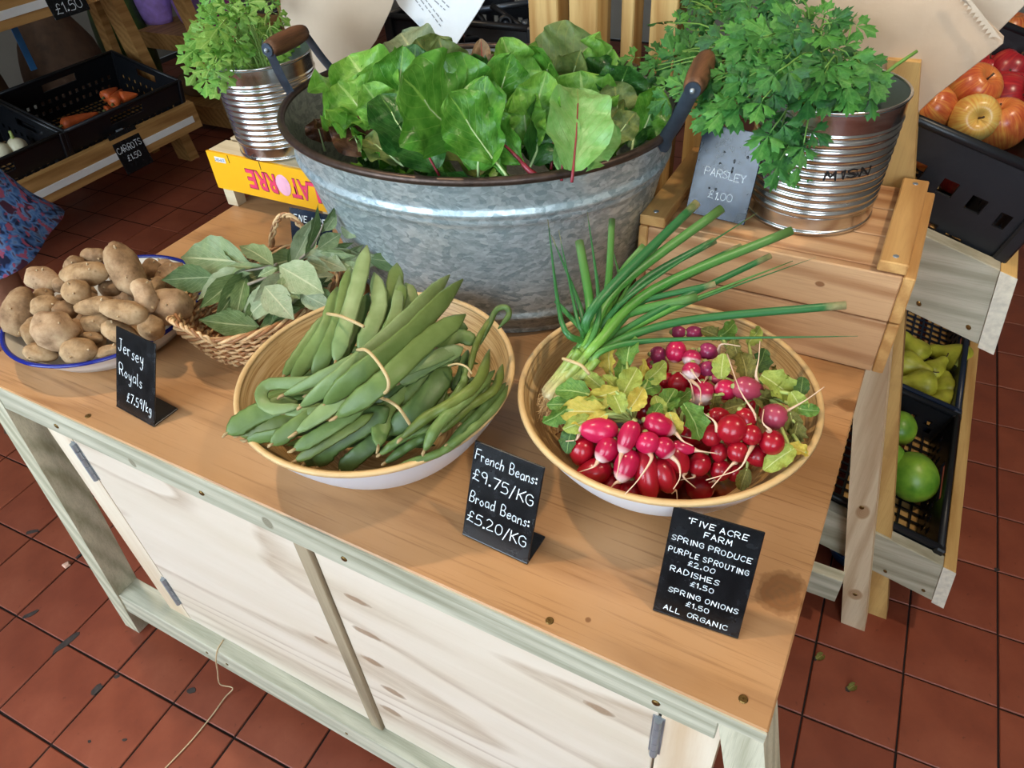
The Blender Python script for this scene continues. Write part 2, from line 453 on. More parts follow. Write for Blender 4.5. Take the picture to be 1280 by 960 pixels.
# ------------------------------------------------------------------ display table
TZ = 0.742
def W(u, v, z=TZ): return tuple(P(u, v, z))
M_ply = ply('tabletop_plywood', '#c29365', '#ad7e4f', '#825530', 0, rough=.38, freq=13.0, amount=.6, stretch=.14, sc=3.2, fib=.65, blot='#b08b66',
             knots=[(W(978, 742), (.024, .026, .05)), (W(1062, 507), (.016, .012, .05)), (W(930, 873), (.004, .004, .05)), (W(110, 520), (.005, .004, .05)), (W(735, 775, TZ), (.003, .003, .05))], knotcol='#6b4526')
M_rail = wood('treated_rail', '#c9c4ae', '#94917a', 0, 0.6, 40, fleck=0.45, knots=[((-.50, .29, .705), (.008, .03, .01)), ((-.72, .29, .70), (.006, .03, .008))], knotcol='#6d5f48')
M_legw = wood('treated_leg', '#cfc9b0', '#8d8a6c', 2, 0.6, 40, fleck=0.5)
M_legb = wood('rear_leg_pine', '#d9c3a2', '#b08f6c', 2, 0.55, 30, fleck=0.25, contrast=1.6, knots=[((.14, .93, .10), (.014, .05, .018)), ((.10, .93, .32), (.012, .05, .02))], knotcol='#a37a52')
M_door = ply('door_plywood', '#e6d8c6', '#dacab3', '#a58a6c', 0, rough=.45, freq=12.0, amount=.72, stretch=.15, sc=3.0, fib=.06,
              knots=[((-.455, .317, .665), (.026, .03, .010)), ((-.435, .317, .56), (.022, .03, .007)), ((-.44, .317, .48), (.024, .03, .008)), ((-.45, .317, .40), (.020, .03, .009)), ((-.43, .317, .33), (.022, .03, .010)), ((-.45, .317, .25), (.022, .03, .010)), ((-.12, .317, .58), (.02, .03, .008)), ((-.545, .317, .38), (.014, .03, .006))], knotcol='#8a6a52')
M_stile = wood('stile_plywood', '#eadbc4', '#cdb08d', 2, 0.5, 14, fleck=0.1)
M_steel = plain('zinc_steel', '#9aa2a8', 0.4, 0.55, 0.1)
M_brass = plain('brass_screw', '#7d6338', 0.35, 0.9, 0.25, 400)
M_dark = plain('dark_gap', '#241a12', 0.9)
tbl = thing('display_table', 'pale timber display table with plywood top and two white doors', 'table', (-.5, .63, 0))
def tp(mb, name, mat, parent=tbl, smooth=False):
    o = mb.build(name, mat, None, smooth)
    o.parent = parent
    wm = Matrix.Identity(4)
    p = parent
    off = Vector((0, 0, 0))
    while p is not None: off += p.location; p = p.parent
    o.location = -off
    return o
top = tp(MB().box(-1.018, .028, .2893, .975, .724, TZ, bev=.0015), 'tabletop', M_ply)
ed = tp(MB().box(-1.016, .0275, .2875, .2893, .7245, .7405), 'top_edge_band', M_rail, tbl)
tp(MB().box(-1.015, -.008, .2905, .312, .688, .7235, bev=.001), 'front_rail', M_rail)
tp(MB().box(-1.0, .01, .93, .97, .66, .7235), 'back_rail', M_rail)
tp(MB().box(-.01, .0265, .34, .93, .68, .7235), 'side_rail', M_rail); tp(MB().box(-1.016, -.98, .34, .93, .68, .7235), 'side_rail', M_rail)
def leg(xt, xb, y0, y1, w, mat, zt=.7235):
    mb = MB(); mb.hexa([(xb, y0, 0), (xb + w, y0, 0), (xb + w, y1, 0), (xb, y1, 0)], [(xt, y0, zt), (xt + w, y0, zt), (xt + w, y1, zt), (xt, y1, zt)])
    return tp(mb, 'leg', mat)
leg(-1.0165, -1.160, .2895, .335, .042, M_legw); leg(-.009, .135, .2895, .335, .036, M_legw)
leg(.0, .137, .93, .972, .043, M_legb); leg(-1.02, -1.16, .93, .972, .043, M_legw)
tp(MB().box(-1.105, .085, .2925, .335, .090, .157, bev=.001), 'lower_rail', M_rail)
tp(MB().box(-1.09, .11, .905, .9295, .09, .155, bev=.001), 'lower_rail', M_rail)
tp(MB().box(-.955, -.023, .37, .905, .155, .172), 'lower_shelf', M_ply)
yp = .3174
tp(MB().box(-.974, -.9195, yp, yp + .018, .1575, .70), 'door_stile', M_stile)
tp(MB().box(-.0585, -.004, yp, yp + .018, .1575, .70), 'door_stile', M_stile)
tp(MB().box(-.974, -.956, yp + .018, .92, .1725, .70), 'side_panel', M_stile)
tp(MB().box(-.022, -.004, yp + .018, .92, .1725, .70), 'side_panel', M_stile)
dl = tp(MB().box(-.9175, -.5055, yp, yp + .018, .159, .687, bev=.001), 'door', M_door)
dr = tp(MB().box(-.4815, -.0615, yp, yp + .018, .159, .687, bev=.001), 'door', M_door)
tp(MB().box(-.5045, -.4825, yp - .006, yp + .016, .159, .687, bev=.001), 'cover_strip', wood('strip_wood', '#a8977b', '#6f5f48', 2, 0.6, 30))
def hinge(x, z0, z1, par):
    mb = MB(); n = 5
    for i in range(n):
        a = z0 + (z1 - z0) * i / n; b = z0 + (z1 - z0) * (i + 1) / n - .001
        mb.tube([(x, yp - .003, a), (x, yp - .003, b)], .0042, 10)
    mb.box(x - .006, x + .006, yp - .001, yp + .001, z0, z1)
    h = mb.build('hinge', M_steel, par, True); h.location = -(par.location + tbl.location); autosmooth(h)
hinge(-.9185, .548, .625, dl); hinge(-.9185, .215, .292, dl); hinge(-.0603, .545, .624, dr); hinge(-.0603, .21, .29, dr)
def screw(p, n, r=.0038, par=tbl, off=None, mat=None):
    n = Vector(n).normalized(); mb = MB()
    M = Matrix.Translation(Vector(p)) @ n.to_track_quat('Z', 'Y').to_matrix().to_4x4()
    mb.lathe([(0, .0009), (r * .8, .0009), (r, .0003), (r, -.002)], 12, M=M)
    for a in (0, PI / 2):
        mb.box(-r * .55, r * .55, -r * .12, r * .12, .0008, .0012, M=M @ Matrix.Rotation(a + .4, 4, 'Z'))
    o = mb.build('screw', mat or M_brass, par); 
    q = par; o_ = Vector((0, 0, 0))
    while q is not None: o_ += q.location; q = q.parent
    o.location = -o_
for q in [(687, 776), (929, 874), (110, 520)]: screw(W(*q), (0, 0, 1))
for x in (-.60, -.395, -.06, -.86): screw((x, .2900, .705), (0, -1, 0))
for x in (-.87, -.82, -.55): screw((x, .2922, .12), (0, -1, 0), .003)
for q in (.33, .10): screw((.137 + .0215 - (.137 * q / .7235), .9298, q), (0, -1, 0), .004)

# ------------------------------------------------------------------ galvanised tub
def galv(name, a, b):
    k = NM(name); v = k.coord((1, 1, 1.7), (0, .35, 0))
    wv = k.n('ShaderNodeTexNoise'); k.link(v, wv.inputs['Vector']); wv.inputs['Scale'].default_value = 9
    add = k.n('ShaderNodeMix'); add.data_type = 'VECTOR'; add.inputs[0].default_value = 0.05
    k.link(v, add.inputs[4]); k.link(wv.outputs['Color'], add.inputs[5])
    vo = k.n('ShaderNodeTexVoronoi'); k.link(add.outputs[1], vo.inputs['Vector']); vo.inputs['Scale'].default_value = 110
    sep = k.n('ShaderNodeSeparateColor'); k.link(vo.outputs['Color'], sep.inputs[0])
    vo2 = k.n('ShaderNodeTexVoronoi'); k.link(add.outputs[1], vo2.inputs['Vector']); vo2.inputs['Scale'].default_value = 230
    sep2 = k.n('ShaderNodeSeparateColor'); k.link(vo2.outputs['Color'], sep2.inputs[0])
    mx = k.math('ADD', k.math('MULTIPLY', sep.outputs[0], 0.65), k.math('MULTIPLY', sep2.outputs[0], 0.35))
    c = k.ramp(mx, [(0.15, hx(a)), (0.85, hx(b))])
    st = k.ramp(k.noise(v, 6, 5), [(0.5, (0, 0, 0)), (0.75, (1, 1, 1))])
    c = k.mix(k.math('MULTIPLY', st, 0.15), c, hx('#5a625f'))
    k.bump(mx, 0.45, 0.0016)
    r = k.ramp(mx, [(0.1, (0.55,) * 3), (0.9, (0.36,) * 3)])
    return k.out(c, r, 0.58, 0.5)
M_galv = galv('galvanised_steel', '#93a3a7', '#d2dee0')
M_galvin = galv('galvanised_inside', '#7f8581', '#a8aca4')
M_rim = plain('dark_bronze_rim', '#4a3b33', 0.38, 0.6, 0.35, 90)
TC = Vector((-.499, .785, 0)); ZR = .985
def tub_ab(z):
    t = (z - TZ) / (ZR - TZ)
    return .210 + (.258 - .210) * t, .158 + (.2155 - .158) * t
tub = thing('galvanised_tub', 'oval galvanised steel tub with dark rim and wooden handles, full of salad leaves', 'tub', (TC.x, TC.y, TZ))
def ell(z, grow=0.0, n=96):
    a, b = tub_ab(z); return [(TC.x + (a + grow) * math.cos(2 * PI * j / n), TC.y + (b + grow) * math.sin(2 * PI * j / n), z) for j in range(n)]
def loft(rings, n=96):
    v = [p for r in rings for p in r]; mb = MB()
    mb.add(v, [(i * n + j, i * n + (j + 1) % n, (i + 1) * n + (j + 1) % n, (i + 1) * n + j) for i in range(len(rings) - 1) for j in range(n)])
    return mb
zs = []
z = TZ + .0008
while z < ZR: zs.append(z); z += .0035
zs.append(ZR)
def bead(z):
    g = 0
    for c, h, w in ((.940, .0055, .0045), (.929, .0035, .004), (.776, .0055, .0045)):
        g += h * math.exp(-((z - c) / w) ** 2)
    if z < .768: g -= .004
    return g
body = loft([ell(z, bead(z)) for z in zs]); tp(body, 'outer_wall', M_galv, tub, True)
inn = loft([ell(z, -.003) for z in (ZR, .95, .90, .85, .80, .752)])
inn.add([(TC.x, TC.y, .752)] + ell(.752, -.003), [(0, 1 + j, 1 + (j + 1) % 96) for j in range(96)])
tp(inn, 'inner_wall', M_galvin, tub, True)
rm = MB(); rp = ell(ZR, .001); rm.tube(rp + [rp[0], rp[1]], .0050, 10, ref=(0, 0, 1), caps=False); tp(rm, 'rim', M_rim, tub, True)
M_grip = wood('handle_wood', '#7a5236', '#3f291b', 1, 0.6, 60, fleck=0.6, dirt='#2e2018')
M_strap = plain('blued_steel_strap', '#4c5866', 0.4, 0.75, 0.25, 60)
def handle(A, B, C_, D):
    """A,B: rim fixings; C_,D: grip ends"""
    h = thing('handle', 'x', 'x'); del h['label']; del h['category']; h.parent = tub; h.location = -tub.location
    for p, q in ((A, C_), (B, D)):
        p, q = Vector(p), Vector(q); mb = MB()
        ctr = Vector((TC.x, TC.y, p.z)); outw = (p - ctr).normalized()
        pts = catmull([p - Vector((0, 0, .016)) + outw * .003, p + outw * .004, p.lerp(q, .35) + outw * .004, q], 12)
        mb.tube(pts, [.0035, .006, .0078] + [.0078] * 9 + [.0078], 10, 0.24, ref=(Vector(D) - Vector(C_)).normalized())
        e = (Vector(D) - Vector(C_)).normalized() * (.004 if p == Vector(B) else -.004)
        mb.tube([q - e * .2, q + e * .6], .0085, 12)
        o = mb.build('strap', M_strap, h, True); autosmooth(o, 50)
        b2 = MB(); b2.ball(q + e * .9, .003, 10, 6); b2.build('rivet', M_steel, h, True)
    C_, D = Vector(C_), Vector(D); mb = MB()
    pts = [C_.lerp(D, i / 10) for i in range(11)]
    mb.tube(pts, [.0095, .0112, .0122, .0126, .0128, .0126, .0124, .0126, .0122, .0112, .0095], 14)
    mb.build('grip', M_grip, h, True)
# left handle seen at (335..385, 35..60), right handle end at (870,105)
zl = 1.045
la, lb = P(366, 116, ZR + .002), P(417, 88, ZR + .002)
lc, ld = P(335, 62, zl), P(379, 40, zl)
handle(la, lb, lc, ld)
ra = P(828, 172, ZR + .002)
rb = Vector((ra.x - .012, ra.y + .085, ZR + .002))
rc = P(866, 112, 1.045); rd = rc + Vector((-.012, .085, .004))
handle(ra, rb, rc, rd)

# ------------------------------------------------------------------ bamboo bowls
def bamboo(name, a, b, c_):
    k = NM(name)
    tc = k.n('ShaderNodeTexCoord'); sep = k.n('ShaderNodeSeparateXYZ'); k.link(tc.outputs['Object'], sep.inputs[0])
    r = k.math('SQRT', k.math('ADD', k.math('POWER', sep.outputs[0], 2.0), k.math('POWER', sep.outputs[1], 2.0)))
    h = k.math('ADD', k.math('MULTIPLY', r, 0.55), k.math('MULTIPLY', sep.outputs[2], 1.0))
    cb = k.n('ShaderNodeCombineXYZ'); k.link(k.math('MULTIPLY', h, 420.0), cb.inputs[0])
    ang = k.math('ARCTAN2', sep.outputs[1], sep.outputs[0]); k.link(k.math('MULTIPLY', ang, 1.6), cb.inputs[1])
    f = k.noise(cb.outputs[0], 1.0, 4, 0.6, 0.4)
    c = k.ramp(f, [(0.3, hx(c_)), (0.5, hx(b)), (0.68, hx(a))])
    k.bump(f, 0.25, 0.001)
    return k.out(c, 0.42, 0, 0.4)
M_bam = bamboo('coiled_bamboo', '#d8b988', '#c49f68', '#946a38')
M_bamrim = plain('bamboo_rim', '#d6b27c', 0.45, var=0.12, scale=40)
M_bowlw = plain('white_lacquer', '#e9ecf2', 0.28, var=0.02, scale=10)
def bowl(name, label, c, r=.1455, h=.098):
    o = thing(name, label, 'bowl', (c[0], c[1], TZ))
    rb = .052
    def prof(g, z0):
        return [(rb * .0 + .0001, z0)] + [((rb + (r - rb) * (t ** 0.52)) - g, z0 + (h - z0) * t) for t in [i / 18 for i in range(19)]]
    MB().lathe(prof(0.0, 0.0), 80).build('outer_shell', M_bowlw, o, True)
    MB().lathe(prof(.0055, .006)[::-1], 80).build('inner_shell', M_bam, o, True)
    ring = [(r - .0063, h - .001), (r - .0058, h + .0016), (r - .003, h + .0026), (r - .0004, h + .0016), (r + .0003, h - .0012), (r - .003, h - .002)]
    MB().lathe(ring, 80, closed=True).build('rim', M_bamrim, o, True)
    return o
B1 = Vector((-.4247, .4287, TZ)); B2 = Vector((-.1436, .5251, TZ))
bowl('bamboo_bowl', 'white lacquered bamboo bowl heaped with flat green beans', B1)
bowl('bamboo_bowl', 'white lacquered bamboo bowl holding radishes and spring onions', B2)
# enamel dish
PB = Vector((-.899, .438, TZ))
ed_ = thing('enamel_dish', 'shallow white enamel dish with blue rim holding potatoes', 'dish', tuple(PB))
M_enam = plain('white_enamel', '#e9eef2', 0.12, var=0.02, scale=10, spec=0.6)
M_enin = plain('enamel_inside', '#d9d6cc', 0.18, var=0.05, scale=20)
M_blue = plain('blue_enamel', '#17237e', 0.12, var=0.1, scale=10, spec=0.6)
pr = [(.0001, 0), (.085, 0), (.094, .004), (.108, .020), (.121, .036), (.1285, .0415)]
MB().lathe(pr, 80).build('outer_shell', M_enam, ed_, True)
MB().lathe([(r - .0018, z + .002) for r, z in pr[1:]][::-1] + [(.0001, .002)], 80).build('inner_shell', M_enin, ed_, True)
MB().lathe([(.127 + .0032 * math.cos(a), .0425 + .0022 * math.sin(a)) for a in [i * PI / 5 for i in range(10)]], 80, closed=True).build('rim', M_blue, ed_, True)

# ------------------------------------------------------------------ tins
def steelmat(name, a, b, rough=0.17):
    k = NM(name); v = k.coord((1, 1, 6))
    f = k.noise(v, 14, 5)
    k.bump(k.noise(k.coord(), 200, 2), 0.03, 0.001)
    return k.out(k.ramp(f, [(0.3, hx(a)), (0.7, hx(b))]), k.ramp(f, [(0.3, (rough,) * 3), (0.7, (rough * 1.7,) * 3)]), 1.0)
M_tin = steelmat('tin_plate', '#b9b7b4', '#dcdad6')
M_tinin = plain('tin_inside_lacquer', '#9fb0b0', 0.35, 0.6, 0.12, 20)
def tin(label, c, r0=.0715, r1=.0775, h=.147):
    o = thing('ribbed_tin', label, 'tin can', tuple(c))
    pf = [(r0 - .002, 0.0005), (r0 + .001, .001), (r0 + .0015, .004), (r0, .006)]
    n = 140
    for i in range(n + 1):
        t = i / n; z = .006 + (h - .012) * t
        rib = .0030 * (abs(math.sin((z - .022) / .0092 * PI)) ** .7 - .5) if .022 < z < h - .028 else 0
        pf.append((r0 + (r1 - r0) * t + rib, z))
    MB().lathe([(0.0001, .0008)] + pf, 72).build('wall', M_tin, o, True)
    MB().lathe([(r1 - .0012, h - .003), (r1 - .0012, h - .004), (r0, .05), (r0 - .0015, .004), (.0001, .004)], 72).build('lining', M_tinin, o, True)
    MB().lathe([(r1 + .0018 * math.cos(a), h - .003 + .0018 * math.sin(a)) for a in [i * PI / 4 for i in range(8)]], 72, closed=True).build('rim', M_tin, o, True)
    return o
CANR = Vector((-.0885, .873, .8755)); CANL = Vector((-.919, .847, .8431))
tinr = tin('ribbed steel tin marked M1SN with curly parsley in it', CANR)
tinl = tin('ribbed steel tin of pale green herb on the yellow crate', CANL)

# ------------------------------------------------------------------ stroke lettering
GL = {
'A': ['0,0 2,6 4,0', '1,2 3,2'], 'B': ['0,0 0,6 2.5,6 3.3,4.8 2.2,3.2 0,3', '2.2,3.2 3.8,1.8 2.8,0 0,0'], 'C': ['4,5 2.5,6 .5,5 0,3 .5,1 2.5,0 4,1'], 'D': ['0,0 0,6 2,6 4,4 4,2 2,0 0,0'],
'E': ['4,6 0,6 0,0 4,0', '0,3 3,3'], 'F': ['4,6 0,6 0,0', '0,3 3,3'], 'G': ['4,5 2.5,6 .5,5 0,3 .5,1 2.5,0 4,1 4,3 2.3,3'], 'H': ['0,0 0,6', '4,0 4,6', '0,3 4,3'],
'I': ['1,0 1,6'], 'K': ['0,0 0,6', '4,6 0,2.6', '1,3.3 4,0'], 'L': ['0,6 0,0 3.6,0'], 'M': ['0,0 .6,6 2.2,2 3.8,6 4.4,0'], 'N': ['0,0 0,6 4,0 4,6'], 'O': ['2,6 .4,5 0,3 .4,1 2,0 3.6,1 4,3 3.6,5 2,6'],
'P': ['0,0 0,6 3,6 4,4.6 3,3 0,3'], 'R': ['0,0 0,6 3,6 4,4.6 3,3 0,3', '1.6,3 4,0'], 'S': ['3.8,5.2 2,6 .3,5 .6,3.7 3.2,2.4 3.8,1.2 2,0 0,.8'], 'T': ['0,6 4,6', '2,6 2,0'], 'U': ['0,6 0,1.5 1,0 3,0 4,1.5 4,6'],
'V': ['0,6 2,0 4,6'], 'X': ['0,0 4,6', '0,6 4,0'], 'Y': ['0,6 2,3 4,6', '2,3 2,0'], 'J': ['1,6 3.4,6', '2.4,6 2.4,1 1.2,0 0,1.2'],
'0': ['2,6 .4,5 0,3 .4,1 2,0 3.6,1 4,3 3.6,5 2,6'], '1': ['.3,4.6 1.5,6 1.5,0'], '2': ['0,5 1.5,6 3.4,5 3,3.2 0,0 4,0'], '5': ['3.6,6 .6,6 .3,3.5 2.5,3.8 3.8,2 2.8,.2 0,.2'], '7': ['0,6 4,6 1.4,0'], '9': ['3.6,4 2,3 .4,4.2 1.2,5.8 3,5.8 3.6,4 3,0'],
'£': ['4,5 3,6 1.8,5.2 1.6,2 .2,.2 1.4,.4 4,0', '.4,3 3.2,3'], '.': ['.2,0 1.1,.2', '.2,.6 1.1,.6'], ':': ['.2,.8 1.0,.8', '.2,1.4 1.0,1.4', '.2,3.2 1.0,3.2', '.2,3.8 1.0,3.8'], '/': ['0,-1 3,6.6'], '"': ['.3,6 .3,5', '1,6 1,5'],
'a': ['3,3 1,3.2 0,1.5 1,0 3,1 3,3 3.2,0'], 'c': ['3,2.6 1.5,3.2 0,1.6 1.4,0 3,.5'], 'd': ['3,3 1,3.2 0,1.5 1,0 3,1', '3,6 3,0'], 'e': ['0,1.7 2.8,1.9 2,3.2 .6,2.8 0,1.4 1.2,0 3,.5'], 'g': ['3,3 1,3.2 0,1.7 1,.4 3,1 3,3 3,-1.6 1.6,-2.8 .2,-1.8'],
'h': ['0,0 0,6', '0,2 1.6,3.2 2.8,2.4 2.8,0'], 'k': ['0,0 0,6', '2.6,3.4 0,1.5 2.6,0'], 'l': ['.4,6 .4,.5 1,0'], 'n': ['0,0 0,3', '0,2 1.6,3.2 2.8,2.4 2.8,0'], 'o': ['1.5,3.2 0,1.6 1.5,0 3,1.6 1.5,3.2'], 'r': ['0,3.2 .3,0', '.2,2 1.2,3.2 2.4,2.8'],
's': ['2.4,2.8 1,3.2 .4,2.3 2.2,1.1 1.4,0 0,.4'], 'y': ['0,3.2 .6,1 2,.8 2.8,3.2', '2.8,3.2 2.4,-1.6 1.2,-2.8 0,-2'], 'b': ['0,6 0,0', '0,1 1.5,0 3,1.5 1.5,3 0,2'],
}
def write(mb, text, x, z, h, wgt, sp=1.25, seed=1, slope=0.0, wid=0.62, jit=0.06, y=0.0):
    """lettering strokes as thin ribbons in the local XZ plane facing -Y"""
    r = random.Random(seed); s = h / 6; cx = x
    for ch in text:
        if ch == ' ': cx += h * 0.55; continue
        g = GL[ch]; wmax = 0; dz = r.uniform(-jit, jit) * h; sk = r.uniform(-.06, .1)
        for st in g:
            pts = [tuple(map(float, q.split(','))) for q in st.split()]
            wmax = max(wmax, max(p[0] for p in pts))
            P3 = [Vector((cx + (px * wid + pz * sk) * s * 1.35, 0, z + pz * s + dz + (cx - x) * slope)) for px, pz in pts]
            if len(P3) > 2: P3 = catmull(P3, (len(P3) - 1) * (2 if ch in 'AEFHIKLMNTVXY' else 4)) if ch not in 'AEFHIKLMNTVXY17' else P3
            for a, b in zip(P3, P3[1:]):
                d = (b - a)
                if d.length < 1e-7: continue
                d.normalize(); nn = Vector((-d.z, 0, d.x)) * (wgt / 2); e = d * (wgt * .35)
                o = Vector((0, y, 0))
                mb.add([a - e - nn + o, b + e - nn + o, b + e + nn + o, a - e + nn + o], [(0, 1, 2, 3)])
        cx += (wmax * wid * 1.35 + sp) * s
    return cx - x
def text_width(t, h, sp=1.25, wid=0.62):
    return write(MB(), t, 0, 0, h, .0001, sp, 1, wid=wid)
M_chalk = plain('white_chalk_pen', '#e8eef0', 0.6, var=0.05)
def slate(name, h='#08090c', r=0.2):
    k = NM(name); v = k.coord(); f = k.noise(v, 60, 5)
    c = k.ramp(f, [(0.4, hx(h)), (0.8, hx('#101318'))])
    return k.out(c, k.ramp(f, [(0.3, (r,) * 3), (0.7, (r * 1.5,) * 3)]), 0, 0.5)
M_slate = slate('chalkboard_acrylic'); M_navysl = slate('navy_chalkboard', '#16253a', .18)  # second board: blue sky reflection put into its base colour
def sign(label, x, y, z, yaw, lean, lines, w=.074, h=.105, foot=.036, name='price_sign', th=.0022, mat=None):
    mat = mat or M_slate
    """bent acrylic chalkboard: leaning face and a foot behind it"""
    o = thing(name, label, 'sign', (x, y, z)); o.rotation_euler = (0, 0, yaw)
    R_ = Matrix.Rotation(-lean, 4, 'X')
    c = MB(); c.box(-w / 2, w / 2, 0, th, 0.0015, h, M=R_, bev=.0006)
    f_ = c.build('face', mat, o)
    if foot:
        MB().box(-w / 2, w / 2, .0005, foot, 0.0004, th + .0004, bev=.0005).build('foot', M_slate, o)
    L = MB()
    for (t, cx, cz, lh, seed, slope, wid, wgt, *sp) in lines:
        sp = sp[0] if sp else 1.25; tw = text_width(t, lh, sp, wid=wid); q = MB()
        write(q, t, 0, cz, lh, wgt, sp, seed=seed, slope=slope, wid=wid, y=-.0004)
        k = min(1.0, (w - .006) / tw); cx = max(-w / 2 + .003 + tw * k / 2, min(w / 2 - .003 - tw * k / 2, cx))
        L.add([((p[0] - tw / 2) * k + cx, p[1], p[2]) for p in q.v], q.f)
    q = L.build('lettering', M_chalk, f_)
    q.matrix_local = R_
    return o
sign('black chalk sign reading Jersey Royals in front of the potatoes', -.7311, .3245, TZ, -.078, .4445,
     [('Jersey', -.006, .077, .0155, 3, -.12, .52, .0010), ('Royals', -.006, .047, .0145, 4, -.12, .52, .0010), ('£7.59/kg', .012, .016, .0115, 5, .0, .46, .0010)])
sign('black chalk sign reading French Beans and Broad Beans', -.2451, .3445, TZ, -.0441, .3989,
     [('French Beans:', 0, .087, .0105, 6, -.03, .56, .0010), ('£9.75/KG', -.004, .066, .0112, 7, -.05, .72, .0010), ('Broad Beans:', 0, .042, .0110, 8, -.03, .58, .0010), ('£5.20/KG', -.006, .020, .0112, 9, -.04, .72, .0010)])
sign('black chalk sign reading Five Acre Farm spring produce all organic', -.0501, .3516, TZ, .0744, .4065,
     [(t, cx, cz, lh, 11 + q, -.02, wd, .00075, 2.3) for q, (t, cx, cz, lh, wd) in enumerate([('"FIVE ACRE', .002, .0945, .0050, .9), ('FARM', .004, .0855, .0050, .9), ('SPRING PRODUCE', .001, .0755, .0047, .8), ('PURPLE SPROUTING', .0, .0640, .0046, .72), ('£2.00', -.004, .0555, .0044, .9), ('RADISHES', -.008, .0460, .0048, .9), ('£1.50', .0, .0370, .0044, .9), ('SPRING ONIONS', .003, .0255, .0046, .85), ('£1.50', .0, .0165, .0044, .9), ('ALL  ORGANIC', .0, .0065, .0046, .9)])])
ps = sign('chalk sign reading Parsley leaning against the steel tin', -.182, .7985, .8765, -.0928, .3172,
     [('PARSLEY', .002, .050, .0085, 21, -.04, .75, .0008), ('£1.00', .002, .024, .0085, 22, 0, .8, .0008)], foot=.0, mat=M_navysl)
M_drop = plain('water_drop', '#0d1014', 0.05)
for i, (a, b, l) in enumerate([(-.006, .078, .002), (.008, .070, .004), (.008, .060, .006), (-.008, .065, .002), (.022, .077, .003), (-.014, .035, .002), (-.006, .035, .003)]):
    mb = MB(); mb.ball((0, 0, 0), 1, 8, 6, lambda d: Vector((d.x * .0014, d.y * .0006, d.z * l * .6)))
    q = mb.build('water_drop', M_drop, ps.children[0], True); q.matrix_local = Matrix.Rotation(-.3172, 4, 'X') @ Matrix.Translation((a, 0, b))
s5 = P(365, 262, .838)
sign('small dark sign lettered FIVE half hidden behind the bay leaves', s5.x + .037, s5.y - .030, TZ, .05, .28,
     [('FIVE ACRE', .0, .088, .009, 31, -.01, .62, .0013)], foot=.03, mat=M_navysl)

# M1SN marker letters on the right tin (wrapped on its ribs) and D on the left tin
M_marker = plain('black_marker', '#0a0a0c', 0.5)
def wrap_text(t, o, a0, z0, h, r, wgt, lean=0.0):
    mb = MB(); write(mb, t, 0, 0, h, wgt, 2.6, seed=3, wid=1.25, slope=lean)
    mb.v = [((r * math.cos(a0 + p[0] / r)), (r * math.sin(a0 + p[0] / r)), z0 + p[2]) for p in mb.v]
    return mb.build('lettering', M_marker, o)
wrap_text('M1SN', tinr, -1.33, .0720, .0095, .0767, .0019, .05)
wrap_text('O)'[:1], tinl, -1.62, .004, .007, .0732, .0012)

# ------------------------------------------------------------------ wooden crate under the right tin
M_cr1 = wood('crate_plank', '#d3a578', '#a06a41', 0, 0.5, 30, fleck=0.3, contrast=1.6, knots=[((-.045, .757, .845), (.006, .02, .004))], knotcol='#6e4026')
M_cr2 = wood('crate_batten', '#d9a868', '#b37d45', 1, 0.5, 30, fleck=0.25)
crt = thing('wooden_crate', 'upturned varnished plank crate carrying the parsley tin', 'crate', (-.11, .86, TZ))
for z0, z1 in ((.7425, .8125), (.8145, .8735)):
    tp(MB().box(-.2495, .0335, .757, .769, z0, z1, bev=.0015), 'plank', M_cr1, crt)
    tp(MB().box(-.2495, .0335, .955, .967, z0, z1, bev=.0015), 'plank', M_cr1, crt)
    for x0, x1 in ((-.2615, -.250), (.034, .046)):
        tp(MB().box(x0, x1, .757, .967, z0, z1, bev=.0015), 'plank', wood('crate_end', '#c99a6c', '#94623c', 1, 0.5, 30) if x0 < 0 and z0 < .75 else M_cr2, crt)
for y0, y1 in ((.7695, .8335), (.836, .9), (.9025, .954)):
    tp(MB().box(-.2485, .033, y0, y1, .862, .8745, bev=.001), 'plank', M_cr1, crt)
for x0, x1 in ((-.2615, -.230), (.006, .0355)):
    b_ = tp(MB().box(x0, x1, .758, .966, .875, .888, bev=.0015), 'batten', M_cr2, crt)
    for y in (.772, .952):
        mb = MB(); mb.lathe([(.0001, .0008), (.003, .0006), (.0036, -.001)], 10, c=((x0 + x1) / 2, y, .888)); q = mb.build('screw', M_steel, b_); q.location = -(crt.location + b_.location)

# ------------------------------------------------------------------ yellow fruit crate under the left tin
M_yel = plain('yellow_print', '#f5b41c', 0.4, var=0.03, scale=10)
M_pale = wood('poplar_slat', '#d9c9a8', '#bda682', 0, 0.6, 30)
yb = thing('fruit_crate', 'small upside-down wooden fruit crate with yellow LATORRE panel', 'crate', (-.905, .87, TZ))
fp = tp(MB().box(-1.034, -.779, .778, .783, .7755, .842), 'printed_panel', M_yel, yb)
for x in (-1.030, -.808):
    for y in (.7835, .935):
        tp(MB().box(x, x + .024, y, y + .02, .7422, .8405), 'corner_post', M_pale, yb)
for i, y in enumerate((.784, .834, .884, .934)):
    tp(MB().box(-1.032, -.781, y, y + .040, .8385, .8425), 'slat', M_pale, yb)
tp(MB().box(-1.034, -.779, .957, .962, .7755, .842), 'back_panel', M_pale, yb)
for x in (-1.034, -.784): tp(MB().box(x, x + .005, .784, .956, .7755, .838), 'end_panel', M_pale, yb)
M_pink = plain('pink_print', '#e8406a', 0.45, var=0.03); M_maroon = plain('maroon_print', '#7c1d33', 0.45, var=0.03)
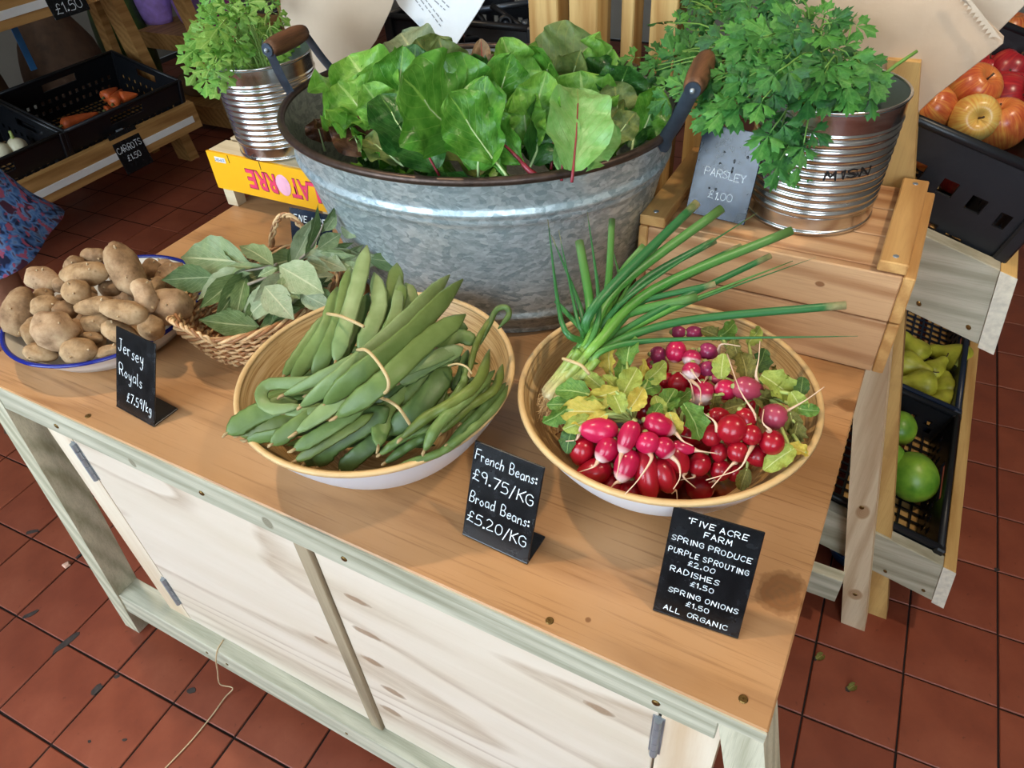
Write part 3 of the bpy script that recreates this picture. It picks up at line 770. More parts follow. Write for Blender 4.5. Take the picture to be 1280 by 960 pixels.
def font_mesh(t, size, bold=0.0):
    c = bpy.data.curves.new('t', 'FONT'); c.body = t; c.size = size; c.offset = bold; c.align_x = 'LEFT'; c.resolution_u = 3
    o = bpy.data.objects.new('t', c); COL.objects.link(o)
    dg = bpy.context.evaluated_depsgraph_get(); me = bpy.data.meshes.new_from_object(o.evaluated_get(dg))
    bpy.data.objects.remove(o); bpy.data.curves.remove(c)
    return me
def print_on(t, size, bold, mat, y, x0, z0, name, parent, sx=1.0):
    me = font_mesh(t, size, bold); me.materials.clear(); me.materials.append(mat)
    o = put(name, me, parent)
    # upside down on the face looking at -Y
    M = Matrix(((-sx, 0, 0, x0), (0, 0, 1, y), (0, -1, 0, z0), (0, 0, 0, 1)))
    o.matrix_local = Matrix.Translation(-(yb.location + fp.location)) @ M
    return o
x_r = -.799
def print_fit(t, x1, x0, bold, mat, y, z_top=.8235, hgt=.033):
    """letters upside down between x0 (left) and x1 (right), reading from the right"""
    me = font_mesh(t, .05, bold); xs = [v_.co.x for v_ in me.vertices]; ys = [v_.co.y for v_ in me.vertices]
    sx = (x1 - x0) / (max(xs) - min(xs)); sy = hgt / (max(ys) - min(ys))
    for v_ in me.vertices: v_.co = ((v_.co.x - min(xs)) * sx, (v_.co.y - min(ys)) * sy, 0)
    me.materials.clear(); me.materials.append(mat); o = put('lettering', me, fp)
    o.matrix_local = Matrix.Translation(-(yb.location + fp.location)) @ Matrix(((-1, 0, 0, x1), (0, 0, 1, y), (0, -1, 0, z_top), (0, 0, 0, 1)))
for t, x1, x0 in (('L', x_r, x_r - .020), ('A', x_r - .019, x_r - .041), ('T', x_r - .039, x_r - .059), ('R', x_r - .090, x_r - .111), ('R', x_r - .112, x_r - .133), ('E', x_r - .135, x_r - .153)):
    print_fit(t, x1 + .0012, x0 - .0012, .0016, M_maroon, .7777, .8248, .0356); print_fit(t, x1, x0, .0012, M_pink, .7774)
mb = MB(); mb.ball((x_r - .0745, .7775, .808), 1, 20, 12, lambda d: Vector((d.x * .0155, d.y * .0008, d.z * .0185))); q = mb.build('printed_fruit', plain('pink_fruit_print', '#f2b3c8', 0.4, var=.15, scale=40), fp, True); q.location = -(yb.location + fp.location)
q = MB().box(-1.017, -.993, .7772, .7779, .826, .835).build('label', M_white, fp); q.location = -(yb.location + fp.location)
mb = MB(); write(mb, 'EXPORT', 0, 0, .0045, .0007, wid=.7); q = mb.build('lettering', plain('blue_ink', '#3a6fb5', .5), fp); q.matrix_local = Matrix.Translation(-(yb.location + fp.location)) @ Matrix(((-1, 0, 0, -.9955), (0, 1, 0, .7770), (0, 0, -1, .8325), (0, 0, 0, 1)))
for x in (-.985, -.915):
    q = MB().box(x, x + .0012, .7775, .7779, .828, .842).build('seam', M_dark, fp); q.location = -(yb.location + fp.location)

# ------------------------------------------------------------------ potatoes
def potmat(name, a, b, c_):
    k = NM(name); v = k.coord()
    f = k.noise(v, 34, 6, 0.7); g = k.noise(v, 140, 3)
    c = k.ramp(f, [(0.3, hx(c_)), (0.5, hx(b)), (0.7, hx(a))])
    sp = k.ramp(k.voro(v, 75), [(0.05, (1, 1, 1)), (0.16, (0, 0, 0))])
    c = k.mix(k.math('MULTIPLY', sp, 0.45), c, hx('#5d432c'))
    k.bump(k.math('ADD', f, k.math('MULTIPLY', g, 0.4)), 0.35, 0.002)
    return k.out(c, 0.75, 0, 0.25)
M_pot = [potmat('potato_skin', '#c4a680', '#a98862', '#6f553b'), potmat('potato_skin_light', '#ceb28d', '#b39270', '#7a5d42'), potmat('potato_skin_dusty', '#b69874', '#987857', '#664c36')]
M_sprout = plain('potato_sprout', '#bfa37c', 0.7)
Z0 = Vector((0, 290, 0))
def pz(x, y): return x * .2031, 290 + y * .2031
POT = [  # zoom x, y, long semi, short semi, angle, z, what sets it apart
 (115, 500, 152, 88, 100, .803, 'long potato standing on end at the left rim of the dish'),
 (265, 295, 108, 72, 20, .816, 'oval potato at the back left of the heap'),
 (455, 205, 62, 52, -40, .828, 'small round potato behind the long one at the top of the heap'),
 (580, 145, 72, 50, 8, .832, 'small pale potato furthest back beside the big knobbly one'),
 (525, 258, 140, 70, -6, .842, 'long smooth potato lying across the top of the heap'),
 (475, 370, 80, 74, 0, .836, 'round potato in front of the long one on top'),
 (385, 325, 46, 56, 80, .822, 'potato mostly hidden behind the round one'),
 (775, 235, 178, 98, 62, .842, 'largest knobbly potato leaning at the back of the heap'),
 (890, 392, 104, 70, 68, .835, 'egg-shaped potato right of the largest knobbly one'),
 (275, 455, 82, 64, -15, .822, 'small potato with a flattish face left of the middle'),
 (268, 385, 62, 38, 5, .806, 'brown potato peeping out under the back left one'),
 (335, 605, 134, 118, 20, .812, 'big wrinkled potato in the middle front of the heap'),
 (395, 482, 78, 58, 20, .815, 'potato lying behind the big wrinkled one'),
 (210, 618, 58, 84, 0, .794, 'potato squeezed left of the big wrinkled one'),
 (570, 455, 112, 52, -12, .825, 'long narrow brown potato in the middle of the heap'),
 (590, 555, 88, 66, 0, .805, 'dark shaded potato in the centre hollow'),
 (770, 488, 144, 78, 12, .828, 'dumbbell-shaped potato with scuffed skin'),
 (930, 590, 76, 70, 10, .806, 'round brown potato by the right rim above the sign'),
 (1052, 462, 112, 118, 80, .806, 'broad potato against the wicker basket'),
 (1045, 275, 98, 72, -42, .812, 'pale potato beneath the bay leaf tips'),
 (930, 232, 58, 62, 0, .816, 'dark potato behind the largest one'),
 (245, 742, 98, 60, 10, .789, 'cracked potato at the front left of the dish'),
 (480, 730, 104, 74, 0, .794, 'smooth rounded potato at the very front'),
 (560, 648, 72, 34, 5, .794, 'thin slip of potato showing between the front ones'),
 (740, 622, 118, 62, 22, .800, 'scabby potato just above the chalk sign'),
 (470, 600, 46, 62, 0, .802, 'potato tucked right of the big wrinkled one'),
 (680, 348, 66, 52, 0, .818, 'shaded potato left of the largest knobbly one'),
 (660, 735, 84, 36, -16, .786, 'low brown potato lying on the dish behind the sign'),
 (968, 345, 42, 66, 10, .812, 'narrow potato between the egg-shaped and broad ones'),
 (375, 412, 38, 28, 0, .815, 'tiny potato in the gap above the middle'),
 (1010, 200, 48, 34, 0, .800, 'small potato at the far rim of the dish'),
 (840, 690, 62, 45, -20, .786, 'potato hidden right behind the chalk sign'),
]
for i, (x, y, a, b, ang, z, lab) in enumerate(POT):
    r = random.Random(100 + i); u, v = pz(x, y); c = P(u, v, z); k = mpp(c) * .2031
    d = idir(ang); vd = view(c); a *= k * 1.06; b *= k * 1.06
    ph = Vector((r.uniform(0, 50), r.uniform(0, 50), r.uniform(0, 50)))
    pinch = .22 if 'dumbbell' in lab else (.12 if 'knobbly' in lab else 0)
    def shp(q, a=a, b=b, ph=ph, pinch=pinch):
        n1 = mnoise.noise(q * 1.3 + ph); n2 = mnoise.noise(q * 3.4 + ph)
        s = 1 + .20 * n1 + .07 * n2
        w = 1 - pinch * math.exp(-((q.y + .1) / .35) ** 2)
        return Vector((q.x * b * s * w, q.y * a * s, q.z * b * .95 * s * w))
    o = thing('potato', 'tan ' + lab, 'potato', tuple(c), 'potatoes in the enamel dish')
    o.matrix_world = frame(c, d, vd)
    mb = MB(); mb.ball((0, 0, 0), 1, 22, 16, shp); mb.build('skin', r.choice(M_pot), o, True)
    for q in range(r.randint(1, 2)):
        e = Vector((r.uniform(-1, 1), r.uniform(-1, 1), r.uniform(.3, 1))).normalized()
        p = shp(e); mb = MB(); L = r.uniform(.0018, .004)
        mb.tube([p - e * .002, p + e * L * .6, p + e * L + Vector((r.uniform(-1, 1), r.uniform(-1, 1), 0)) * .001], [.0016, .0012, .0005], 6); mb.build('sprout', M_sprout, o, True)

# ------------------------------------------------------------------ beans
def beanmat(name, a, b, c_, rough=0.42):
    k = NM(name); v = k.coord()
    f = k.noise(v, 16, 5, 0.6); g = k.noise(v, 260, 3)
    c = k.ramp(f, [(0.28, hx(c_)), (0.5, hx(b)), (0.72, hx(a))])
    k.bump(k.math('ADD', f, k.math('MULTIPLY', g, 0.25)), 0.25, 0.0015)
    return k.out(c, rough, 0, 0.35)
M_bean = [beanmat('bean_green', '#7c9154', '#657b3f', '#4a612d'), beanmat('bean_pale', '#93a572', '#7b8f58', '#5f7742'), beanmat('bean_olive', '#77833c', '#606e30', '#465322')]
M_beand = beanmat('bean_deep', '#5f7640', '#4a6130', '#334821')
M_tip = plain('bean_tip', '#a98e62', 0.8)
def bz(p): return 270 + p[0] * .328, 280 + p[1] * .328
def bean(label, pts, zz, w, mat, name='flat_bean', flat=0.20, group='flat green beans in the bowl', tilt=0.0, n=16, bumps=7, stalk=True, rib=True):
    """pts in the close-up's pixels, zz heights at the same points, w full width in those pixels"""
    q = [P(*bz(p), z) for p, z in zip(pts, zz)]
    c = catmull(q, n); k = mpp(q[0]) * .328; R_ = w * k / 2 * (1.1 if flat < .5 else 1.0)
    r = random.Random(int(pts[0][0] * 7 + pts[0][1] + pts[-1][0]))
    ref = view(c[len(c) // 2]) + idir(r.uniform(0, 360)) * (tilt or r.uniform(0, .35))
    rad = []; fl = []
    for i in range(n + 1):
        t = i / n
        e = min(1, (min(t, 1 - t) / .16 + .02)) ** .55
        rad.append(max(.0006, R_ * e * (1 + .05 * math.sin(t * bumps * 2 * PI))))
        fl.append(min(1, flat / max(.25, e) * (1 + .30 * math.sin(t * bumps * 2 * PI + .6))))
    o = thing(name, label, 'bean', tuple(q[0]), group)
    mb = MB(); mb.tube([p - q[0] for p in c], rad, 10, fl, ref=ref); mb.build('pod', mat, o, True)
    if stalk:
        e = (c[0] - c[1]).normalized(); b_ = MB(); b_.tube([Vector((0, 0, 0)) - e * .003, e * .002, e * .005 + Vector((r.uniform(-.002, .002), r.uniform(-.002, .002), 0))], [.0016, .0017, .0008], 6); b_.build('tip', M_tip, o, True)
    return o
TOP = [
 ([(455, 738), (640, 600), (800, 450), (950, 345)], (.880, .908, .912, .905), 78, 0, 'broad flat bean lying on top, lowest of the banded middle bundle'),
 ([(408, 692), (560, 560), (740, 420), (940, 212)], (.884, .914, .920, .915), 74, 0, 'broad flat bean in the centre of the banded middle bundle'),
 ([(318, 700), (470, 585), (640, 440), (780, 310), (890, 195)], (.878, .906, .916, .918, .912), 62, 1, 'long flat bean on the upper side of the banded middle bundle'),
 ([(300, 800), (450, 690), (620, 590), (800, 520), (940, 470)], (.868, .884, .894, .892, .885), 58, 1, 'flat bean running under the lower edge of the middle bundle'),
 ([(250, 655), (450, 560), (600, 470), (680, 360), (700, 195)], (.876, .898, .908, .912, .912), 46, 1, 'narrow edge-on bean curving up at the left of the middle bundle'),
 ([(330, 690), (215, 705), (172, 660), (200, 612), (310, 605), (450, 590)], (.872, .874, .878, .884, .886, .888), 44, 1, 'bean bent back on itself in a loose loop at the left'),
 ([(255, 720), (330, 715), (430, 700), (560, 640)], (.866, .868, .872, .880), 30, 1, 'thin bean edge under the looped bean'),
 ([(345, 655), (480, 600), (560, 540), (650, 470)], (.872, .890, .900, .902), 40, 0, 'narrow bean between the looped bean and the broad ones'),
 ([(455, 530), (490, 400), (540, 230), (575, 82)], (.888, .908, .925, .938), 62, 1, 'tall pale flat bean sticking up highest beside the tub'),
 ([(370, 580), (430, 470), (482, 340), (512, 160)], (.876, .896, .910, .922), 62, 0, 'flat bean left of the tallest one in the rear bundle'),
 ([(285, 605), (370, 480), (430, 375), (462, 240)], (.868, .884, .898, .908), 58, 0, 'outermost left bean of the rear bundle'),
 ([(545, 482), (590, 400), (622, 300), (602, 185)], (.892, .904, .912, .920), 62, 1, 'curved pale bean right of the tallest one'),
 ([(430, 560), (500, 470), (555, 340), (582, 262)], (.872, .888, .898, .905), 42, 3, 'shaded bean between the rear bundle beans'),
 ([(255, 585), (345, 455), (425, 345)], (.862, .876, .888), 44, 0, 'short visible bean against the left bowl wall'),
 ([(640, 425), (672, 300), (690, 150)], (.892, .902, .915), 62, 0, 'bean with a wispy tip behind the middle bundle'),
 ([(700, 380), (745, 300), (722, 225)], (.886, .892, .900), 52, 1, 'pale bean end right of the wispy-tipped one'),
 ([(612, 480), (662, 390), (702, 290), (708, 225)], (.896, .906, .910, .914), 44, 0, 'narrow curved bean hugging the middle bundle'),
 ([(40, 798), (160, 722), (310, 675)], (.852, .864, .868), 76, 0, 'wide bean reaching out over the left rim'),
 ([(88, 805), (230, 762), (370, 715)], (.846, .856, .860), 56, 2, 'olive bean just under the wide one at the left rim'),
 ([(112, 826), (240, 800), (340, 768)], (.842, .850, .854), 44, 0, 'lowest bean resting on the left rim'),
 ([(208, 842), (320, 760), (430, 690)], (.850, .862, .866), 60, 0, 'plain bean below the looped bean'),
 ([(294, 862), (430, 780), (570, 690)], (.852, .866, .874), 52, 0, 'slim bean third from the front of the bowl'),
 ([(298, 906), (440, 820), (600, 722)], (.838, .856, .868), 42, 2, 'slim dark-tipped bean near the front rim'),
 ([(388, 925), (430, 845), (560, 765), (660, 700)], (.826, .846, .858, .866), 84, 3, 'broad dark bean curving towards the front rim'),
 ([(470, 942), (545, 878), (650, 790)], (.818, .834, .846), 62, 3, 'dark bean lying low at the front of the bowl'),
 ([(335, 918), (425, 862), (520, 800)], (.820, .834, .844), 46, 3, 'dark bean tip in the shade at front left'),
 ([(618, 852), (640, 720), (700, 640), (752, 590)], (.846, .860, .868, .872), 72, 0, 'curved bean at the left of the right-hand banded bundle'),
 ([(650, 800), (752, 720), (835, 620), (885, 545)], (.844, .862, .872, .876), 82, 3, 'widest bean of the right-hand banded bundle'),
 ([(690, 690), (780, 610), (840, 560), (900, 510)], (.858, .870, .876, .880), 56, 0, 'bean on top of the right-hand banded bundle'),
 ([(835, 705), (868, 610), (885, 540)], (.852, .864, .872), 42, 0, 'short narrow bean right of the right-hand bundle'),
 ([(690, 612), (830, 522), (942, 473)], (.876, .886, .886), 58, 1, 'tapering bean sticking out right below the middle bundle'),
 ([(835, 478), (920, 428), (995, 450)], (.876, .880, .872), 52, 0, 'bean end at the back right of the heap'),
 ([(790, 420), (880, 385), (960, 400)], (.872, .874, .868), 40, 3, 'dark bean behind the middle bundle tips'),
 ([(560, 690), (650, 640), (740, 560)], (.866, .874, .880), 48, 3, 'shaded bean under the middle bundle'),
]
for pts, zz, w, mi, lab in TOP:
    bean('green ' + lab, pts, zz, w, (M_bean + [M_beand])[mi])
FR = [
 ([(702, 822), (800, 738), (900, 682), (1000, 600), (1042, 478)], (.856, .870, .876, .880, .876), 44, 'longest French bean arching over the right side of the bowl'),
 ([(792, 868), (850, 762), (960, 660), (1062, 558)], (.852, .868, .872, .866), 46, 'thick blunt-ended French bean in the middle'),
 ([(850, 802), (960, 700), (1060, 630), (1092, 535)], (.852, .862, .862, .858), 38, 'French bean third in from the right rim'),
 ([(880, 842), (1000, 722), (1105, 605)], (.848, .856, .852), 34, 'French bean second from the right rim'),
 ([(830, 885), (950, 800), (1060, 700), (1112, 615)], (.842, .850, .850, .848), 36, 'French bean closest to the right rim'),
 ([(622, 880), (720, 812), (840, 768)], (.838, .850, .856), 34, 'short French bean pointing left at the front'),
 ([(642, 912), (760, 832), (860, 790)], (.834, .846, .850), 36, 'French bean beneath the short left-pointing one'),
 ([(690, 925), (850, 872), (950, 808)], (.836, .844, .846), 32, 'French bean along the front inner wall'),
 ([(965, 570), (982, 490), (1010, 420), (1068, 335)], (.872, .878, .882, .888), 26, 'thin French bean rising at the back right'),
 ([(1000, 470), (1040, 385), (1068, 328), (1105, 318), (1116, 348), (1075, 400)], (.876, .884, .892, .894, .888, .880), 24, 'thin bean curled into a hook above the back rim'),
 ([(862, 722), (940, 610), (958, 535)], (.858, .866, .870), 34, 'French bean half hidden by the longest one'),
 ([(900, 640), (930, 580), (960, 480)], (.856, .864, .866), 36, 'French bean behind the longest one'),
 ([(930, 765), (1010, 660), (1040, 580)], (.850, .858, .860), 34, 'French bean between the thick one and the rim beans'),
]
for pts, zz, w, lab in FR:
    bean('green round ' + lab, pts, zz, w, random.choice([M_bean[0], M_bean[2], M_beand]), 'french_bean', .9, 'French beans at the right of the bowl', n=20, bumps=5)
# beans further down that fill the bowl
r = random.Random(5)
for i in range(40):
    a = r.uniform(0, 2 * PI) if i < 26 else r.uniform(-2.6, -.6); rr = .088 * math.sqrt(r.random()) if i < 26 else r.uniform(.06, .10); c = Vector((B1.x + rr * math.cos(a), B1.y + rr * math.sin(a), r.uniform(.800, .842)))
    d = Vector((.80, .55, 0)).normalized() * r.choice((1, -1)) + Vector((r.uniform(-.35, .35), r.uniform(-.35, .35), 0)); d.normalize()
    L = min(.055, max(.02, .125 - rr)); 
    o = thing('flat_bean', 'flat green bean buried low in the heap inside the bowl', 'bean', tuple(c), 'beans buried in the heap')
    n = 12; R_ = r.uniform(.006, .009); pts = [d * (L * (2 * t / n - 1)) + Vector((0, 0, .006 * math.sin(t / n * PI))) for t in range(n + 1)]
    rad = [max(.0006, R_ * min(1, (min(t, n - t) / n / .18 + .02)) ** .55) for t in range(n + 1)]
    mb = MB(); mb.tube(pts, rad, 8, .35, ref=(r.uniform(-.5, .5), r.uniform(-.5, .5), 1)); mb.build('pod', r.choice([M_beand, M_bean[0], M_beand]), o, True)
M_band = plain('rubber_band', '#c9ae7c', 0.55)
def band(label, pts, zz, fn=bz, rad=.0016):
    q = catmull([P(*fn(p), z) for p, z in zip(pts, zz)], 18)
    mb = MB(); mb.tube(q, rad, 8); return tag(mb.build('rubber_band', M_band, None, True), label, 'rubber band')
band('beige rubber band around the middle bean bundle', [(540, 480), (575, 482), (620, 530), (655, 590), (655, 630), (635, 650)], (.918, .932, .930, .922, .912, .895))
band('beige rubber band around the rear bean bundle', [(425, 342), (470, 350), (520, 370), (565, 392)], (.912, .926, .930, .926))
band('beige rubber band around the right-hand bean bundle', [(620, 660), (660, 675), (700, 705), (740, 765)], (.878, .886, .886, .866))
band('thin twisted band among the French beans', [(885, 540), (920, 533), (955, 545), (975, 570)], (.886, .892, .892, .886), rad=.001)

# ------------------------------------------------------------------ radishes
def radmat(name, a, b, tipw, long_=True):
    """body runs along local Y, root tip at +1; pale towards the tip when tipw"""
    k = NM(name); v = k.coord()
    f = k.noise(v, 40, 4); c = k.ramp(f, [(0.3, hx(b)), (0.7, hx(a))])
    tc = k.n('ShaderNodeTexCoord'); sep = k.n('ShaderNodeSeparateXYZ'); k.link(tc.outputs['Generated'], sep.inputs[0])
    if tipw:
        t = k.ramp(k.math('ADD', sep.outputs[1], k.math('MULTIPLY', k.math('SUBTRACT', f, .5), .25)), [(tipw, (0, 0, 0)), (min(1, tipw + .22), (1, 1, 1))])
        c = k.mix(t, c, hx('#e6cfc9'))
    k.bump(f, 0.08, 0.001)
    return k.out(c, 0.25, 0, 0.5)
MR = {'w': radmat('radish_white_tip', '#c21a48', '#a00f38', .74), 'r': radmat('radish_red', '#b01226', '#8a0c1c', None), 'p': radmat('radish_purple', '#a83a63', '#8a2a50', None),
      'd': radmat('radish_dusty', '#b54a5e', '#943248', None), 'k': radmat('radish_pink', '#cf2452', '#b01643', .93), 'h': radmat('radish_half', '#c22a52', '#a31a42', .5)}
M_tail = plain('radish_root', '#d9b79a', 0.6)
def rz(x, y): return 640 + x * .328, 400 + y * .328
def radish(lab, x, y, a, b, ang, z, kind, tail=None, group='radishes in the bowl'):
    c = P(*rz(x, y), z); k = mpp(c) * .328 * 1.08; a *= k; b *= k; r = random.Random(int(x * 3 + y))
    o = thing('radish', lab, 'radish', tuple(c), group)
    o.matrix_world = frame(c, idir(ang) + view(c) * r.uniform(-.15, .15), view(c))
    ph = Vector((r.uniform(0, 30), r.uniform(0, 30), 0))
    def shp(q, a=a, b=b):
        t = q.y; s = 1 + .04 * mnoise.noise(q * 1.6 + ph)
        w = (1 - .16 * t) if a > b * 1.15 else 1
        return Vector((q.x * b * s * w, q.y * a * s, q.z * b * s * w))
    mb = MB(); mb.ball((0, 0, 0), 1, 18, 14, lambda q: shp(Vector((q.x, q.z, -q.y)))); mb.build('body', MR[kind], o, True)
    if tail:
        pts = [P(*rz(*p), z2) for (p, z2) in tail]; inv = o.matrix_world.inverted()
        st = o.matrix_world @ Vector((0, a * .93, 0))
        q = catmull([st] + pts, 12); n = len(q)
        mb = MB(); mb.tube([inv @ p for p in q], [max(.0005, .0024 * (1 - i / (n - 1)) ** 1.4) for i in range(n)], 6); mb.build('root_tail', M_tail, o, True)
    # stub of cut stalk at the crown
    mb = MB(); mb.tube([(0, -a * .95, 0), (0, -a * 1.08, .001)], [.0028, .0022], 7); mb.build('crown', plain_cache('radish_crown', '#9aa060'), o, True)
    return o
_pc = {}
def plain_cache(n, h, rough=0.6):
    if n not in _pc: _pc[n] = plain(n, h, rough)
    return _pc[n]
RD = [
 ('plump pink radish at the far left of the long radish bunch', 330, 420, 70, 47, 182, .856, 'k', [((245, 455), .852), ((205, 462), .848)]),
 ('slim pink radish slanting over the middle of the long bunch', 442, 447, 64, 36, 112, .866, 'w', [((410, 540), .858), ((398, 600), .850)]),
 ('pink radish with white tip pointing right below the yellow leaves', 563, 402, 60, 43, 20, .866, 'w', [((650, 460), .862), ((690, 480), .858)]),
 ('small pink radish with white tip left of the slim one', 360, 497, 50, 41, 128, .848, 'w', [((310, 560), .842), ((255, 580), .836)]),
 ('stubby pink radish with long whip root in the middle', 517, 468, 40, 44, 78, .862, 'k', [((530, 535), .858), ((480, 610), .850), ((430, 665), .842)]),
 ('round white-bottomed pink radish right of the stubby one', 580, 487, 40, 39, 50, .858, 'w', [((635, 550), .850), ((640, 600), .842), ((615, 645), .836)]),
 ('pink radish with white tip at the centre front', 435, 555, 64, 43, 112, .844, 'w', [((390, 625), .836), ((355, 665), .828)]),
 ('dull crimson radish against the left wall of the bowl', 265, 500, 54, 46, 100, .836, 'r', None),
 ('red radish low at the front left', 310, 580, 68, 47, 160, .826, 'r', [((250, 590), .826)]),
 ('long red radish hanging lowest at the front', 515, 590, 98, 46, 82, .834, 'r', [((520, 700), .816), ((512, 715), .812)]),
 ('red radish right of the lowest hanging one', 577, 592, 68, 43, 66, .832, 'r', [((625, 650), .822), ((630, 690), .814)]),
 ('red radish at the right end of the long bunch', 627, 530, 62, 43, 56, .840, 'r', [((655, 600), .832), ((700, 640), .822)]),
 ('dark red radish low between the front ones', 455, 652, 42, 46, 90, .814, 'r', None),
 ('dark radish showing under the white-tipped front one', 385, 632, 46, 42, 100, .814, 'r', None),
 ('thin sliver of pink radish above the round bunch', 650, 487, 46, 26, 10, .850, 'k', [((720, 500), .850), ((790, 510), .846)]),
 ('small bright red round radish at the top of the right bunch', 890, 377, 41, 36, 60, .868, 'r', [((925, 360), .874), ((870, 270), .882), ((820, 130), .890)]),
 ('largest glossy red radish of the right bunch', 838, 415, 54, 53, 170, .866, 'r', [((770, 385), .872), ((715, 345), .872)]),
 ('red radish half hidden behind the largest one', 790, 365, 40, 30, 0, .858, 'r', None),
 ('round red radish right of the largest one', 910, 438, 39, 38, 80, .862, 'r', [((900, 510), .858), ((860, 570), .848), ((740, 610), .838)]),
 ('round red radish below the largest one', 860, 503, 38, 37, 100, .852, 'r', [((830, 560), .846), ((760, 640), .834)]),
 ('bright glossy red radish nearest the right rim', 990, 467, 45, 45, -110, .856, 'r', [((985, 420), .872), ((955, 390), .876), ((960, 340), .878)]),
 ('dusty purple-red radish with root pointing right over the rim', 998, 368, 48, 48, -20, .860, 'd', [((1060, 340), .866), ((1120, 305), .874), ((1190, 255), .882)]),
 ('dark red radish under the rightmost pair', 937, 520, 44, 38, 40, .838, 'r', None),
 ('red radish left of the largest one', 760, 440, 37, 40, 200, .852, 'r', [((690, 450), .852), ((640, 440), .852)]),
 ('shaded crimson radish beneath the right bunch', 790, 505, 37, 32, 100, .838, 'r', None),
 ('dark crimson radish in the gap between the bunches', 715, 550, 44, 40, 120, .830, 'r', [((690, 600), .826), ((640, 610), .822)]),
 ('dark radish low in the right bunch', 795, 572, 40, 37, 110, .824, 'r', [((750, 620), .818)]),
 ('darkest radish sitting in the bowl bottom at right', 852, 582, 34, 33, 80, .818, 'r', None),
 ('dusty pink radish lying at the back right', 900, 262, 56, 42, 10, .868, 'd', [((930, 215), .878), ((940, 150), .888), ((945, 80), .894)]),
 ('red radish left of the dusty pink one', 815, 266, 40, 37, 200, .862, 'k', None),
 ('flattened dull radish behind the dusty pink one', 800, 222, 42, 24, 0, .858, 'd', None),
 ('dark red radish with pale thread roots at the back', 725, 280, 44, 50, 90, .854, 'h', [((715, 320), .860), ((715, 350), .862)]),
 ('red radish in shade left of the thread-rooted one', 640, 242, 42, 44, 60, .850, 'r', [((690, 310), .858), ((680, 240), .868), ((640, 200), .872)]),
 ('pale-bottomed radish in the middle of the rear bunch', 683, 195, 33, 33, 100, .870, 'h', [((715, 260), .872), ((718, 310), .870)]),
 ('pink radish at the left of the rear bunch', 625, 120, 40, 37, 100, .872, 'k', None),
 ('white-bottomed radish beside the rear left one', 685, 146, 31, 34, 100, .872, 'h', [((690, 200), .880), ((720, 240), .878)]),
 ('oval mauve radish at the right of the rear bunch', 750, 120, 35, 30, 10, .870, 'p', [((800, 92), .884), ((870, 100), .888)]),
 ('small purple radish furthest left in the rear bunch', 556, 130, 29, 29, 0, .862, 'p', None),
 ('tiny purple radish at the back left behind the onion leaf', 636, 46, 27, 23, 0, .866, 'p', None),
 ('tiny purple radish at the back right behind the onion leaf', 696, 48, 33, 24, 0, .866, 'p', None),
 ('dusky radish below the mauve one', 742, 186, 28, 29, 80, .864, 'p', [((730, 240), .866)]),
 ('dark purple radish peeping under the small left one', 562, 163, 27, 22, 0, .852, 'p', None),
 ('deep red radish deep in the rear bunch', 592, 232, 29, 31, 0, .846, 'r', None),
]
for q in RD: radish(*q)

# ------------------------------------------------------------------ leaf meshes
def leaf_mesh(name, mat, prof, nu=12, nv=6, fold=.15, curl=.25, wave=.06, waves=3, seed=0, W_=.5, tooth=0.0, blister=.012):
    """unit leaf: along +Y 0..1, width W_ (full), face +Z; fold lifts the edges, curl bends the tip"""
    r = random.Random(seed); ph = r.uniform(0, 6); tw = r.uniform(-.12, .12)
    v = []; uv = []
    for i in range(nu + 1):
        t = i / nu; w = prof(t) * W_ / 2
        a = curl * t
        y = math.sin(a) / curl if abs(curl) > 1e-4 else t
        z = -(1 - math.cos(a)) / curl if abs(curl) > 1e-4 else 0
        for j in range(nv + 1):
            s = 2 * j / nv - 1
            e = 1 + (tooth * (1 if (i + (s > 0)) % 2 else -1) if abs(s) > .99 else 0)
            lift = fold * w * abs(s) ** 1.4 + wave * abs(s) ** 2 * math.sin(t * waves * 2 * PI + ph + (1.7 if s > 0 else 0)) * (W_ * .9) * min(1, prof(t) * 1.2)
            lift += blister * mnoise.noise(Vector((s * 2.4 + seed, t * 4.5, 0))) + blister * .5 * mnoise.noise(Vector((s * 6 + seed, t * 11, 3)))
            v.append((s * w * e * (1 - .08 * abs(s) * fold) + tw * t * t * .4, y - .02 * abs(s) * 0, z + lift)); uv.append((s / 2 + .5, t))
    f = [(i * (nv + 1) + j, i * (nv + 1) + j + 1, (i + 1) * (nv + 1) + j + 1, (i + 1) * (nv + 1) + j) for i in range(nu) for j in range(nv)]
    me = bpy.data.meshes.new(name); me.from_pydata(v, [], f); me.materials.append(mat)
    me.polygons.foreach_set('use_smooth', [True] * len(f))
    ul = me.uv_layers.new(name='UVMap')
    for l in me.loops: ul.data[l.index].uv = uv[l.vertex_index]
    me.update(); return me
P_lance = lambda t: max(.015, math.sin(PI * min(1, max(0, t)) ** .85) ** 1.15)          # bay leaf
P_oval = lambda t: max(.03, math.sin(PI * (t * .93 + .05)) ** .6)
P_chard = lambda t: max(.10, (min(1, .12 + t / .30) ** .6) * (max(0, 1 - ((t - .3) / .702) ** 3.6) ** .62 if t > .3 else 1))
P_spoon = lambda t: max(.05, (.10 + .9 * min(1, max(0, (t - .18) / .35)) ** .8) * (max(0, 1 - ((t - .5) / .502) ** 3.0) ** .6 if t > .5 else 1))
